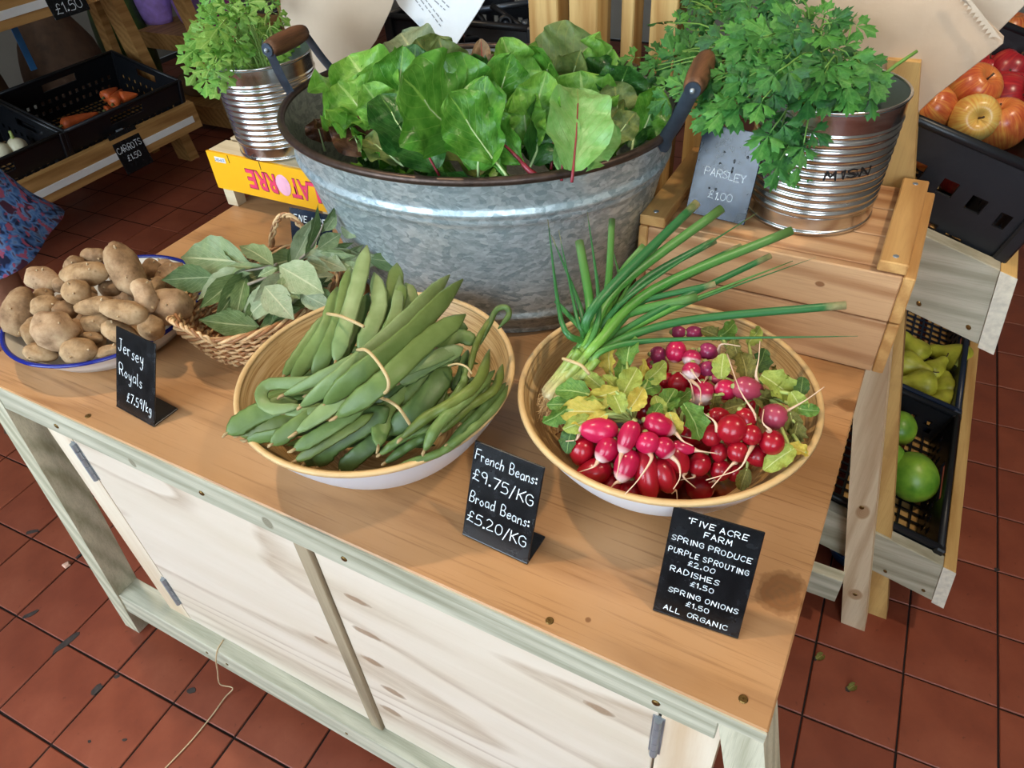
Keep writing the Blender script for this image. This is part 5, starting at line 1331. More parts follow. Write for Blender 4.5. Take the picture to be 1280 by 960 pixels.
# ------------------------------------------------------------------ herbs in the tins
def herb_leaf(name, mat, seed, notch=.55, teeth=3, wide=1.0):
    """three wedge-shaped lobes, each with rounded teeth, on a short petiole"""
    r = random.Random(seed); v = [(0, 0, 0)]; uv = [(.5, 0)]; f = []
    hub = (0, .20, .015); v.append(hub); uv.append((.5, .2)); f_ = []
    for li, (ang, L) in enumerate(((-1.05, .62), (0, .82), (1.05, .62))):
        ang += r.uniform(-.1, .1); n = teeth * 2 + 1; o = len(v)
        for k in range(n + 1):
            s = k / n * 2 - 1
            R_ = L * (1 - .30 * s * s) * (1.0 if k % 2 else .80) * r.uniform(.94, 1.04)
            a = ang + s * .52 * wide
            x, y = R_ * math.sin(a), .20 + R_ * math.cos(a)
            v.append((x, y, .05 * math.cos(s * 3) - .12 * R_ * R_ + r.uniform(-.03, .03))); uv.append((.5 + x * .6, y))
            xm, ym = notch * .62 * L * math.sin(ang + s * .34), .20 + notch * .62 * L * math.cos(ang + s * .34)
            v.append((xm, ym, .03)); uv.append((.5 + xm * .6, ym))
        for k in range(n):
            f += [(1, o + 2 * k + 3, o + 2 * k + 1), (o + 2 * k + 1, o + 2 * k + 3, o + 2 * k + 2, o + 2 * k)]
    v += [(-.02, 0, 0), (.02, 0, 0)]; uv += [(.5, 0)] * 2; f.append((len(v) - 2, len(v) - 1, 1))
    me = bpy.data.meshes.new(name); me.from_pydata(v, [], f); me.materials.append(mat); me.polygons.foreach_set('use_smooth', [True] * len(f))
    ul = me.uv_layers.new(name='UVMap')
    for l in me.loops: ul.data[l.index].uv = uv[l.vertex_index]
    me.update(); return me
ML_par = [leafmat('parsley_leaf', '#2f6a2c', '#4a8a3c', '#4f8a40', .42, trans=.25, veinw=.015), leafmat('parsley_leaf_bright', '#3f8032', '#5f9f46', '#66a04c', .42, trans=.25, veinw=.015), leafmat('parsley_leaf_deep', '#1f4f26', '#35702f', '#3c7038', .42, trans=.2, veinw=.015)]
ML_her = [leafmat('herb_leaf', '#4f8d30', '#73ad45', '#86b85a', .45, trans=.3, veinw=.015), leafmat('herb_leaf_pale', '#6da03f', '#90bd5a', '#a2c870', .45, trans=.3, veinw=.015)]
LPAR = [herb_leaf('leaflet', m_, 5 + i + 3 * j, .55, 3, .95) for i in range(3) for j, m_ in enumerate(ML_par)]
LHER = [herb_leaf('leaflet', m_, 15 + i + 3 * j, .9, 2, 1.25) for i in range(3) for j, m_ in enumerate(ML_her)]
M_pst = plain('parsley_stem', '#6f9a45', .5); M_hst = plain('herb_stem', '#93b862', .5)
def inpoly(x, y, poly):
    c = False; j = len(poly) - 1
    for i in range(len(poly)):
        if (poly[i][1] > y) != (poly[j][1] > y) and x < (poly[j][0] - poly[i][0]) * (y - poly[i][1]) / (poly[j][1] - poly[i][1]) + poly[i][0]: c = not c
        j = i
    return c
def herb(name, label, cat, root, poly, zfun, count, leaves, stem_mat, size, extra=(), seed=1, pairs=1):
    o = thing(name, label, cat, tuple(root)); r = random.Random(seed); tg_ = list(extra); xs = [p[0] for p in poly]; ys = [p[1] for p in poly]; tries = 0
    while len(tg_) < count + len(extra) and tries < 9000:
        tries += 1; x, y = r.uniform(min(xs), max(xs)), r.uniform(min(ys), max(ys))
        if not inpoly(x, y, poly) or any((x - q[0]) ** 2 + (y - q[1]) ** 2 < 11 ** 2 for q in tg_): continue
        tg_.append((x, y))
    for (x, y) in tg_:
        t = P(x, y, zfun(x, y) + r.uniform(-.02, .012))
        st = Vector((root.x + r.uniform(-.03, .03), root.y + r.uniform(-.03, .03), root.z))
        mid = st.lerp(t, .55) + Vector((0, 0, .035))
        q = catmull([st, mid, t], 9); mb = MB()
        mb.tube([p - Vector(root) for p in q], [.0016, .0015, .0014, .0013, .0012, .0011, .001, .0009, .0008, .0007], 5)
        s_ = mb.build('sprig', stem_mat, o, True)
        d = (q[-1] - q[-3]).normalized()
        up = (view(t) + Vector((0, 0, .5))).normalized()
        side = d.cross(up).normalized()
        spec = [(t, d, 1.0)]
        for k in range(pairs):
            pb_ = q[-2 - k]
            for sg in (-1, 1): spec.append((pb_, (d * .35 + side * sg).normalized(), .85))
        for (p, dd, sc) in spec:
            dd = (dd + Vector((r.uniform(-.4, .4), r.uniform(-.4, .4), r.uniform(-.5, .15)))).normalized(); L = size * sc * r.uniform(.8, 1.2)
            n = (up + Vector((r.uniform(-.5, .5), r.uniform(-.5, .5), r.uniform(-.2, .4)))).normalized()
            e = put('leaflet', r.choice(leaves), s_); e.matrix_local = Matrix.Translation(-Vector(root)) @ frame(p, dd, n) @ Matrix.Diagonal((L, L, L, 1))
    return o
def zpar(x, y):
    if y > 135 and x > 930: return P(x, y, y=.772).z
    t = min(1, max(0, (x - 870) / 90)); return 1.018 + t * .082 - .0003 * max(0, x - 990) - max(0, y - 60) * .0006 * t
herb('parsley_bunch', 'big bunch of flat-leaf parsley spilling from the M1SN tin', 'herb', Vector((CANR.x - .01, CANR.y, .985)),
     [(830, -12), (985, -12), (1050, 25), (1068, 55), (1092, 92), (1080, 120), (1005, 128), (990, 118), (955, 136), (935, 128), (898, 138), (882, 122), (862, 100), (835, 125), (800, 125), (790, 100), (812, 72), (838, 45)],
     zpar, 72, LPAR, M_pst, .034, [(985, 175), (1000, 195), (975, 200), (970, 185), (1005, 178), (995, 165), (985, 205), (965, 162), (992, 150), (886, 136), (904, 142), (1040, 28), (1062, 30), (800, 72), (832, 28), (845, 8), (1085, 110), (1060, 118), (1010, 205)], 4)
mb = MB(); a_, b_ = P(1092, 104, 1.03), P(1146, 64, 1.055); mb.tube([a_, a_.lerp(b_, .5) + Vector((0, 0, .002)), b_], [.0022, .002, .0018], 7)
tag(mb.build('parsley_stalk', M_pst, None, True), 'single bare parsley stalk pointing out right of the tin', 'stalk')
herb('herb_bunch', 'bunch of pale green celery leaf in the left tin', 'herb', Vector((CANL.x, CANL.y, .955)),
     [(262, -10), (330, -10), (348, 12), (362, 40), (372, 55), (352, 72), (325, 76), (295, 80), (278, 62), (268, 90), (250, 92), (242, 60), (256, 30)],
     lambda x, y: 1.07 - max(0, y - 20) * .0009 - .05 * min(1, max(0, (x - 296) / 30)), 36, LHER, M_hst, .031, [(258, 95), (248, 84), (272, 100), (246, 60), (284, 5), (365, 52), (305, 84)], 6)

# ------------------------------------------------------------------ plastic crates
k_ = NM('black_plastic'); k_.bump(k_.noise(k_.coord(), 300, 2), .05, .001); M_blk = k_.out(hx('#16181c'), .38, 0, .45)
k_ = NM('navy_plastic'); M_navy = k_.out(hx('#1a2436'), .34, 0, .5)
def perf(mb, M, w, h, th, holes):
    xs = sorted({0, w} | {q for b in holes for q in b[:2]}); zs_ = sorted({0, h} | {q for b in holes for q in b[2:]})
    for za, zb in zip(zs_, zs_[1:]):
        run = None
        for xa, xb in list(zip(xs, xs[1:])) + [(None, None)]:
            solid = xa is not None and not any(b[0] <= (xa + xb) / 2 <= b[1] and b[2] <= (za + zb) / 2 <= b[3] for b in holes)
            if solid: run = (run[0] if run else xa, xb)
            elif run: mb.box(run[0], run[1], 0, th, za, zb, M=M); run = None
def pcrate(label, M, lx, ly, h, mat, holes_end=None, group='black plastic produce crates', rows=True):
    """M: frame with x across the shelf (up the slope), y along it; walls, grid floor and rim"""
    o = thing('produce_crate', label, 'crate', tuple(M.translation), group); o.matrix_world = M
    def std(w):
        H = [(w * .36, w * .64, h * .68, h * .86)]
        n = max(4, int(w / .034))
        for rr_ in range(2):
            for i in range(n):
                x = w * .06 + (w * .88) * (i + .5 * (rr_ % 2) * .6) / n
                H.append((x, x + .013, h * (.18 + .22 * rr_), h * (.18 + .22 * rr_) + .016))
        return H
    T1 = Matrix.Identity(4); mb = MB(); perf(mb, T1, lx, h, .005, holes_end or std(lx)); mb.build('end_wall', mat, o)
    mb = MB(); perf(mb, Matrix.Translation((0, ly - .005, 0)), lx, h, .005, std(lx)); mb.build('end_wall', mat, o)
    for x in (.005, lx):
        mb = MB(); perf(mb, Matrix.Translation((x, 0, 0)) @ Matrix.Rotation(PI / 2, 4, 'Z'), ly, h, .005, std(ly)); mb.build('side_wall', mat, o)
    mb = MB(); n = int(lx / .022)
    for i in range(n + 1): mb.box(lx * i / n - .002, lx * i / n + .002, 0, ly, 0, .004)
    n = int(ly / .022)
    for i in range(n + 1): mb.box(0, lx, ly * i / n - .002, ly * i / n + .002, 0, .004)
    mb.build('grid_floor', mat, o)
    mb = MB()
    for a, b in (((0, 0), (lx, 0)), ((lx, 0), (lx, ly)), ((lx, ly), (0, ly)), ((0, ly), (0, 0))): mb.tube([(a[0], a[1], h), (b[0], b[1], h)], .0065, 8)
    mb.build('rim', mat, o, True)
    for x in (0, lx):
        for y in (0, ly): mb = MB(); mb.box(x - .009, x + .009, y - .009, y + .009, 0, h + .004, bev=.003); mb.build('corner_post', mat, o)
    return o
M_grey = wood('weathered_board', '#c3bba6', '#8d8770', 0, .65, 30, fleck=.4, dirt='#8b8168')
M_gold = wood('stand_pine', '#d2ab6c', '#a97c42', 1, .55, 30, fleck=.3)
M_goldz = wood('post_pine', '#cda768', '#a67a42', 2, .55, 30, fleck=.3, dirt='#8e6a3c')
M_endg = plain('sawn_end', '#dcd3bf', .7, var=.15, scale=120)
def slope_frame(o, ang, rigid=False):       # local x runs up the slope towards -X, local z is normal to the shelf
    c, s = math.cos(ang), math.sin(ang); M = Matrix.Identity(4)
    for i, (a, b, d) in enumerate(((-c, 0, s), (0, -1, c), (s, 0, 0))): pass
    M[0][0], M[1][0], M[2][0] = -c, 0, s
    M[0][1], M[1][1], M[2][1] = 0, 1, 0
    M[0][2], M[1][2], M[2][2] = (s, 0, c) if rigid else (-.105, 0, 1)
    for i in range(3): M[i][3] = o[i]
    return M
st = thing('produce_stand', 'pine crate stand with two sloping shelves behind the table corner', 'stand', (.1, 1.4, 0))
def stp(mb, name, mat): return tp(mb, name, mat, st)
def shelf(M, L, depth, h, tp_=stp):
    mb = MB(); mb.box(0, depth, 0, .024, 0, h, M=M, bev=.001); eb = tp_(mb, 'end_board', M_grey)
    mb = MB(); mb.box(0, depth, L - .024, L, 0, h, M=M, bev=.001); tp_(mb, 'end_board', M_grey)
    mb = MB(); mb.box(-.022, -.0005, -.001, L + .001, -.004, h, M=M, bev=.001); tp_(mb, 'lip', M_gold)
    mb = MB(); mb.box(-.0225, -.0003, -.0016, -.001, -.0035, h - .0005, M=M); tp_(mb, 'sawn_end', M_endg)
    for i in range(4):
        mb = MB(); mb.box(.02 + i * .095, .095 + i * .095, .0245, L - .0245, .0, .014, M=M); tp_(mb, 'slat', M_gold)
    for x in (.018, depth * .22):
        mb = MB(); mb.lathe([(.0001, .0015), (.003, .0012), (.0038, 0)], 10, M=M @ Matrix.Translation((x, -.0006, h * .16)) @ Matrix.Rotation(PI / 2, 4, 'X')); tp_(mb, 'screw', M_brass)
ML1 = slope_frame((.262, .97, .108), math.radians(13.5)); shelf(ML1, 1.05, .40, .100)
ML2 = slope_frame((.158, .97, .668), math.radians(17)); shelf(ML2, 1.05, .40, .116)
MR1 = slope_frame((.262, .97, .108), math.radians(13.5), True); MR2 = slope_frame((.158, .97, .668), math.radians(17), True)
for (y0) in (.9745, 2.03):
    q = MB(); q.hexa([(.176, y0, 0), (.213, y0, 0), (.213, y0 + .03, 0), (.176, y0 + .03, 0)], [(-.048, y0, 1.02), (-.013, y0, 1.02), (-.013, y0 + .03, 1.02), (-.048, y0 + .03, 1.02)]); stp(q, 'upright', M_goldz)
    q = MB(); q.hexa([(-.30, y0, 0), (-.26, y0, 0), (-.26, y0 + .03, 0), (-.30, y0 + .03, 0)], [(-.36, y0, .9), (-.32, y0, .9), (-.32, y0 + .03, .9), (-.36, y0 + .03, .9)]); stp(q, 'upright', M_goldz)
pcrate('black plastic crate holding green mangoes on the lower shelf', MR1 @ Matrix.Translation((.046, .028, .016)), .33, .365, .088, M_blk)
pcrate('black plastic crate of green pears behind the mango crate', MR1 @ Matrix.Translation((.046, .410, .016)), .33, .47, .088, M_navy)
w = .34
HA = [(.14, .20, .125, .160), (.095, .115, .135, .155), (.055, .075, .130, .150), (.02, .035, .125, .145), (.20, .275, .085, .118), (.13, .165, .088, .112), (.085, .11, .075, .097), (.05, .072, .070, .092), (.155, .18, .05, .068), (.115, .138, .042, .060), (.075, .10, .040, .058), (.03, .052, .040, .058), (.10, .12, .018, .032), (.06, .08, .016, .03)]
pcrate('dark plastic crate full of red apples on the upper shelf', MR2 @ Matrix.Translation((.048, .030, .016)), w, .52, .205, M_blk, HA)

# ------------------------------------------------------------------ fruit
def applemat(name, a, b, c_):
    k = NM(name); tc = k.n('ShaderNodeTexCoord'); sep = k.n('ShaderNodeSeparateXYZ'); k.link(tc.outputs['Object'], sep.inputs[0])
    ang = k.math('ARCTAN2', sep.outputs[1], sep.outputs[0]); cb = k.n('ShaderNodeCombineXYZ'); k.link(k.math('MULTIPLY', ang, 6.0), cb.inputs[0]); k.link(k.math('MULTIPLY', sep.outputs[2], 22.0), cb.inputs[2])
    f = k.noise(cb.outputs[0], 1.4, 4); g = k.noise(tc.outputs['Object'], 18, 3)
    c = k.ramp(k.math('ADD', k.math('MULTIPLY', f, .5), k.math('MULTIPLY', g, .5)), [(0.36, hx(a)), (0.5, hx(b)), (0.64, hx(c_))])
    return k.out(c, .28, 0, .5)
M_app = [applemat('apple_red', '#7e1420', '#a32028', '#bf4a35'), applemat('apple_striped', '#a83228', '#c8703a', '#d9a24e'), applemat('apple_golden', '#c47a3a', '#d8ae58', '#d9c57a')]
ap_prof = [(.0001, .62), (.10, .66), (.25, .78), (.45, .86), (.70, .78), (.92, .48), (1.0, .12), (.97, -.22), (.86, -.55), (.66, -.80), (.42, -.90), (.22, -.86), (.08, -.74), (.0001, -.70)]
M_stem = plain('fruit_stem', '#4a3320', .8)
def fruit(name, label, cat, c, R_, prof, mat, axis, group, stem=True):
    o = thing(name, label, cat, tuple(c), group); o.matrix_world = Matrix.Translation(c) @ Vector(axis).normalized().to_track_quat('Z', 'Y').to_matrix().to_4x4()
    mb = MB(); n = 22; pr_ = catmull([Vector((a, 0, b)) for a, b in prof], len(prof) * 2); mb.lathe([(max(.0001, p.x) * R_, p.z * R_) for p in pr_][::-1], n); mb.build('skin', mat, o, True)
    if stem: mb = MB(); z = prof[0][1] * R_; mb.tube([(0, 0, z - .002), (.001, 0, z + .006), (.003, .001, z + .012)], [.0016, .0013, .0017], 6); mb.build('stem', M_stem, o, True)
    return o
def on_plane(M, u, v, hgt):    # point of pixel on the shelf plane raised by hgt
    n = M.to_3x3() @ Vector((0, 0, 1)); o_ = M.translation + n * hgt; d = ray(u, v); return CAM + d * ((o_ - CAM).dot(n) / d.dot(n))
APL = [(1192, 112, 34, 0, .155, (.2, -.2, 1), 'dark red apple half under the paper bag'), (1167, 134, 26, 1, .150, (-.6, -.6, .6), 'orange-red apple at the crate corner beside the paper bag'), (1217, 112, 31, 1, .175, (.5, -.3, .8), 'striped golden-red apple on top of the heap'),
       (1217, 148, 29, 2, .160, (.2, -.8, .35), 'yellow apple showing its dimpled end'), (1262, 92, 34, 0, .165, (.4, .2, 1), 'large dark red apple at the back right'), (1252, 124, 30, 0, .165, (.9, -.2, .4), 'red apple right of the striped one'), (1262, 160, 36, 1, .160, (-.4, -.2, 1), 'striped apple in the near right corner'),
       (1232, 92, 24, 0, .150, (0, 0, 1), 'red apple behind the striped golden one'), (1290, 130, 34, 0, .160, (0, .3, 1), 'red apple cut by the right edge of the photo'), (1192, 154, 22, 1, .130, (0, 0, 1), 'orange apple low between the front ones'), (1170, 190, 26, 1, .080, (.5, -.5, .5), 'orange apple seen through the big crate slot'), (1210, 200, 26, 1, .075, (.1, -.4, 1), 'orange apple seen through the small crate holes'),
       (1250, 212, 28, 0, .075, (.2, 0, 1), 'red apple seen through the right crate holes'), (1225, 232, 24, 0, .05, (0, 0, 1), 'red apple low behind the crate wall'), (1290, 90, 30, 0, .16, (0, 0, 1), 'red apple just outside the right edge'), (1240, 60, 28, 0, .15, (0, 0, 1), 'red apple in the shade at the back'), (1285, 50, 28, 1, .15, (0, 0, 1), 'orange apple furthest back in the crate'), (1200, 82, 26, 0, .14, (0, 0, 1), 'red apple hidden under the paper bag')]
for (u, v, s, mi, h, ax, lab) in APL:
    c = on_plane(MR2, u, v, h); R_ = min(.037, max(.028, s * mpp(c)))
    if c.y < 1.005 + R_ + .006: c = P(u, v, y=1.007 + R_ + .006)
    q = MR2.inverted() @ c; q.x = max(q.x, .048 + R_ + .010); q.y = max(q.y, .030 + R_ + .010); q.z = max(q.z, .022 + R_); c = MR2 @ q
    fruit('apple', lab, 'apple', c, R_, ap_prof, M_app[mi], ax, 'apples in the upper crate')
pear_prof = [(.0001, 1.30), (.16, 1.28), (.30, 1.16), (.40, .90), (.50, .60), (.72, .28), (.92, -.10), (1.0, -.42), (.90, -.74), (.62, -.95), (.25, -1.02), (.0001, -.98)]
kp = NM('pear_skin'); vv = kp.coord(); ff = kp.noise(vv, 24, 4); M_pear = kp.out(kp.ramp(ff, [(.35, hx('#8d8f2a')), (.55, hx('#b4b53e')), (.72, hx('#c4b84a'))]), .4, 0, .4)
PEA = [(1140, 436, 19, (-.5, .3, .4), 'pear at the back left corner of the pear crate'), (1188, 447, 22, (-1, .2, .1), 'largest yellow pear at the back right'), (1140, 458, 19, (.9, -.3, .2), 'green pear left of the middle'), (1168, 462, 17, (.3, .6, .3), 'pear in the centre of the pile'), (1145, 481, 21, (-.9, -.3, .1), 'pear lying at the front left'), (1182, 485, 19, (-.2, .9, .3), 'green pear with its stalk showing'), (1178, 504, 20, (-.4, -.5, .4), 'brownish russet pear at the front')]
for (u, v, s, ax, lab) in PEA:
    c = on_plane(MR1, u, v, .062); fruit('pear', lab, 'pear', c, s * mpp(c), pear_prof, M_pear, ax, 'pears in the lower rear crate')
mango_prof = [(.0001, 1.08), (.30, 1.04), (.62, .88), (.88, .55), (1.0, .10), (.95, -.36), (.76, -.74), (.45, -1.0), (.15, -1.08), (.0001, -1.09)]
kp = NM('mango_skin'); ff = kp.noise(kp.coord(), 14, 4); M_mango = kp.out(kp.ramp(ff, [(.35, hx('#4f7f22')), (.55, hx('#7fa632')), (.75, hx('#a8b840'))]), .36, 0, .45)
for (u, v, s, ax, lab) in [(1141, 596, 29, (-.5, .4, .6), 'largest green mango in the near crate'), (1124, 535, 20, (-.2, .8, .5), 'green mango partly behind the post'), (1108, 575, 22, (0, .5, .5), 'green mango hidden behind the post')]:
    c = on_plane(MR1, u, v, .072); fruit('mango', lab, 'mango', c, s * mpp(c), mango_prof, M_mango, ax, 'mangoes in the lower near crate')
bl = P(1098, 716, .03)
mb = MB(); mb.lathe([(.0001, .004), (.05, .004), (.058, .03), (.060, .034), (.062, .034), (.060, .028), (.052, 0), (.0001, 0)], 40); tag(mb.build('plastic_saucer', plain('blue_plastic', '#1f6fc4', .35), None, True, loc=(bl.x - .045, bl.y + .06, 0.0)), 'bright blue plastic saucer on the floor behind the table leg', 'saucer')

# ------------------------------------------------------------------ things behind the tub
M_slatw = wood('slat_pine', '#d6b476', '#b1854a', 2, .5, 30, fleck=.3, contrast=1.4)
scr = thing('slatted_screen', 'row of upright planed pine slats behind the tub', 'screen', (-.47, 1.16, 0))
for (u0, u1, y0, dp) in ((661, 697, 1.150, .045), (711, 746, 1.150, .060), (776, 792, 1.185, .045), (812, 846, 1.17, .05), (868, 884, 1.185, .045)):
    xa, xb = P(u0, 30, y=y0).x, P(u1, 30, y=y0).x
    tp(MB().box(xa, xb, y0, y0 + dp, 0, 1.22, bev=.002), 'slat', M_slatw, scr)
tp(MB().box(-.66, -.24, 1.235, 1.262, .25, .32), 'cross_rail', M_goldz, scr); tp(MB().box(-.66, -.24, 1.235, 1.262, 1.10, 1.17), 'cross_rail', M_goldz, scr)
# black crate of oddments
A, B = P(488, 60, y=1.20), P(664, 70, y=1.20)
pc = pcrate('black plastic crate of cables and tools behind the tub', Matrix.Translation((A.x, 1.21, .80)), B.x - A.x, .30, .145, M_blk)
mb = MB(); mb.box(A.x - .02, B.x + .02, 1.17, 1.55, .775, .799); crs = tag(mb.build('shelf_board', M_dark), 'dark shelf board carrying the black crate behind the tub', 'shelf')
for x in (A.x, B.x - .02):
    for y in (1.19, 1.50): q = MB().box(x, x + .03, y, y + .03, 0, .775).build('leg', M_dark, crs)
M_metal = plain('dull_steel', '#6d7681', .4, .8)
r = random.Random(21)
for i, (u, v, L, ang, lab) in enumerate([(620, 40, .13, -15, 'long black tool bar lying across the crate'), (640, 25, .10, 35, 'short black rod sloping in the crate'), (600, 20, .12, 60, 'black rod standing in the crate'), (630, 8, .12, -8, 'grey steel tube at the back of the crate'), (645, 44, .09, -25, 'thin bright steel rod in the crate')]):
    c = P(u, v, y=1.34 + .02 * i); d = idir(ang); mb = MB(); mb.tube([-d * L / 2, d * L / 2], .006 if i < 4 else .003, 8)
    o = thing('metal_rod', lab, 'tool', tuple(c), 'tools in the black crate'); mb.build('shaft', M_metal if i > 2 else M_blk, o, True); mb = MB(); mb.tube([d * (L / 2 - .012), d * (L / 2 + .002)], .009, 8); mb.build('ferrule', M_metal, o, True)
o = thing('castor_wheel', 'small black castor wheel among the tools', 'wheel', tuple(P(632, 29, y=1.33))); o.matrix_world = Matrix.Translation(P(632, 29, y=1.33)) @ view(P(632, 29, y=1.33)).to_track_quat('Z', 'Y').to_matrix().to_4x4()
mb = MB(); mb.lathe([(.006, .006), (.014, .006), (.016, .003), (.016, -.003), (.014, -.006), (.006, -.006)], 24, closed=True); mb.build('tyre', M_blk, o, True); mb = MB(); mb.lathe([(.0001, .004), (.006, .004), (.006, -.004), (.0001, -.004)], 16); mb.build('hub', M_metal, o, True)
# paper
def paper(name, h, rough=.8):
    k = NM(name); v = k.coord(); f = k.noise(v, 5, 5, .6); g = k.noise(v, 160, 3)
    c0 = hx(h); c = k.ramp(f, [(.3, tuple(x * .86 for x in c0[:3])), (.7, c0)])
    k.bump(k.math('ADD', f, k.math('MULTIPLY', g, .15)), .35, .006); return k.out(c, rough, 0, .2)
M_kraft = paper('kraft_paper', '#c9b096'); M_kraft2 = paper('kraft_paper_pale', '#cbb9a3'); M_page = paper('printer_paper', '#e6edf2')
def bag(name, label, pts, y0, lean, thick, mat, fold=None, bulge=.008, cat='paper bag', zig=False):
    """flat paper bag: outline given in pixels on a leaning plane through y0; front and back walls with a little air between"""
    P3 = []
    for (u, v) in pts:
        d = ray(u, v); n = Vector((0, -math.cos(lean), math.sin(lean))); o_ = Vector((0, y0, .95)); P3.append(CAM + d * ((o_ - CAM).dot(n) / d.dot(n)))
    n = Vector((0, -math.cos(lean), math.sin(lean))); c = sum(P3, Vector()) / len(P3)
    o = thing(name, label, cat, tuple(c)); N = len(P3); rings = 5
    for sg, nm in ((1, 'front_wall'), (-1, 'back_wall')):
        mb = MB(); v = []; f = []
        for k in range(rings + 1):
            t = 1 - k / rings
            for p in P3:
                q = c + (p - c) * t; w = bulge * (1 - t ** 2.5) + .0008; w += .0035 * mnoise.noise(q * 14) * (1 if t < .99 else 0)
                v.append(q - c + n * (w * sg))
        for k in range(rings):
            for j in range(N): f.append((k * N + j, k * N + (j + 1) % N, (k + 1) * N + (j + 1) % N, (k + 1) * N + j))
        mb.add(v, f); mb.build(nm, mat, o, True)
    mb = MB(); mb.tube([p - c for p in P3] + [P3[0] - c], .0009, 4); mb.build('folded_edge', mat, o)
    return o, P3, n, c
def dens(poly, step=14):
    out = []
    for a, b in zip(poly, poly[1:] + poly[:1]):
        L = math.hypot(b[0] - a[0], b[1] - a[1]); k = max(1, int(L / step))
        out += [(a[0] + (b[0] - a[0]) * i / k, a[1] + (b[1] - a[1]) * i / k) for i in range(k)]
    return out
bo, p3, n_, c_ = bag('paper_bag', 'large brown paper bag with serrated mouth leaning behind the parsley', dens([(985, 150), (975, 60), (985, -30), (1170, -30), (1205, -2), (1254, 46), (1253, 54), (1170, 118), (1098, 186), (1075, 195), (1030, 180)]), .984, .12, .003, M_kraft, bulge=.006)
# glued flap with zigzag edge
zz_ = []; e0, e1 = (1195, -10), (1240, 48)
for k in range(24):
    t = k / 23; zz_.append((e0[0] + (e1[0] - e0[0]) * t + (3 if k % 2 else -3), e0[1] + (e1[1] - e0[1]) * t + (-2 if k % 2 else 2)))
def onbag(u, v, lift=.0):
    d = ray(u, v); o_ = Vector((0, .984, .95)) + n_ * lift; return CAM + d * ((o_ - CAM).dot(n_) / d.dot(n_))
fl = [onbag(*q, .0105) - c_ for q in zz_ + [(1253, 50), (1208, -8)]]
mb = MB(); mb.add(fl + [p - n_ * .0015 for p in fl], [tuple(range(len(fl)))] + [(k, (k + 1) % len(fl), len(fl) + (k + 1) % len(fl), len(fl) + k) for k in range(len(fl))]); mb.build('mouth_flap', M_kraft2, bo)
bag('paper_bag', 'second brown paper bag behind the serrated one at the top right edge', dens([(1150, -40), (1290, -40), (1284, 2), (1246, 40), (1200, 30), (1160, 0)]), 1.03, .12, .003, M_kraft2, bulge=.004)
bag('paper_bag', 'brown paper bag standing between the left tin and the tub', dens([(350, -30), (502, -30), (488, 12), (470, 50), (446, 84), (440, 120), (395, 120), (372, 90), (352, 20)]), 1.075, .10, .003, M_kraft2, bulge=.006)
po, p3b, nb, cb_ = bag('paper_sheets', 'sheaf of printed white paper tucked behind the tub leaves', dens([(478, -30), (622, -30), (600, 10), (570, 56), (552, 58), (538, 46), (520, 28), (500, 8)]), 1.105, .30, .002, M_page, bulge=.002, cat='paper')
M_ink = plain('grey_ink', '#8b939b', .7)
def onpg(u, v):
    d = ray(u, v); o_ = Vector((0, 1.105, .95)) + nb * .0045; return CAM + d * ((o_ - CAM).dot(nb) / d.dot(nb))
for k, (u0, v0, u1, v1) in enumerate([(520, -8, 551, 33), (526, -8, 554, 28), (536, -6, 558, 14), (548, -4, 562, 10), (512, -10, 530, 14)]):
    mb = MB(); a_, b_ = onpg(u0, v0), onpg(u1, v1); d = (b_ - a_); L = d.length; d.normalize(); s = nb.cross(d) * .0009; t = 0; r = random.Random(k)
    while t < L:
        w = r.uniform(.004, .011); e = min(L, t + w); mb.add([a_ + d * t - s - cb_, a_ + d * e - s - cb_, a_ + d * e + s - cb_, a_ + d * t + s - cb_], [(0, 1, 2, 3)]); t = e + .003
    mb.build('printed_line', M_ink, po)
for k in range(1):
    q = [P(566, 57, y=1.11), P(606, -10, y=1.13)]; mb = MB(); mb.tube(q, .0015, 4); 
    mb.v = [tuple(Vector(p) - cb_) for p in mb.v]; mb.build('sheet_edge', M_page, po)

# ------------------------------------------------------------------ left stand with carrots
ls = thing('produce_stand', 'dim pine crate stand across the aisle at the far left', 'stand', (-2.9, 1.5, 0))
def lsp(mb, name, mat): return tp(mb, name, mat, ls)
M_lip = wood('lip_pine', '#b98c52', '#8d6232', 1, .55, 30)
def lshelf(x, z, y0, y1, h=.098, depth=.42):
    M = slope_frame((x, y0, z), math.radians(13)); L = y1 - y0
    mb = MB(); mb.box(-.022, 0, 0, L, 0, h, M=M, bev=.001); lp = lsp(mb, 'lip', M_lip)
    mb = MB(); mb.box(-.0235, -.0221, .05, L - .03, h * .30, h * .55, M=M); q = mb.build('price_rail', M_white, lp); q.location = -(ls.location + lp.location)
    for y in (0, L - .024): mb = MB(); mb.box(.0005, depth, y, y + .024, 0, h, M=M); lsp(mb, 'end_board', M_lip)
    for i in range(4): mb = MB(); mb.box(.02 + i * .1, .1 + i * .1, .0245, L - .0245, 0, .014, M=M); lsp(mb, 'slat', M_lip)
    return M
LM1 = lshelf(-2.64, .205, .70, 2.0); LM2 = lshelf(-2.70, .728, .70, 1.86)
for y0 in (2.03, .64):
    q = MB(); q.hexa([(-2.90, y0, 0), (-2.82, y0, 0), (-2.82, y0 + .05, 0), (-2.90, y0 + .05, 0)], [(-3.12, y0, 1.2), (-3.04, y0, 1.2), (-3.04, y0 + .05, 1.2), (-3.12, y0 + .05, 1.2)]); lsp(q, 'upright', M_lip)
    q = MB(); q.box(-3.11, -3.06, y0, y0 + .035, 0, 1.1); lsp(q, 'upright', M_lip)
RF = slope_frame((-2.64, .70, .205), math.radians(13), True)
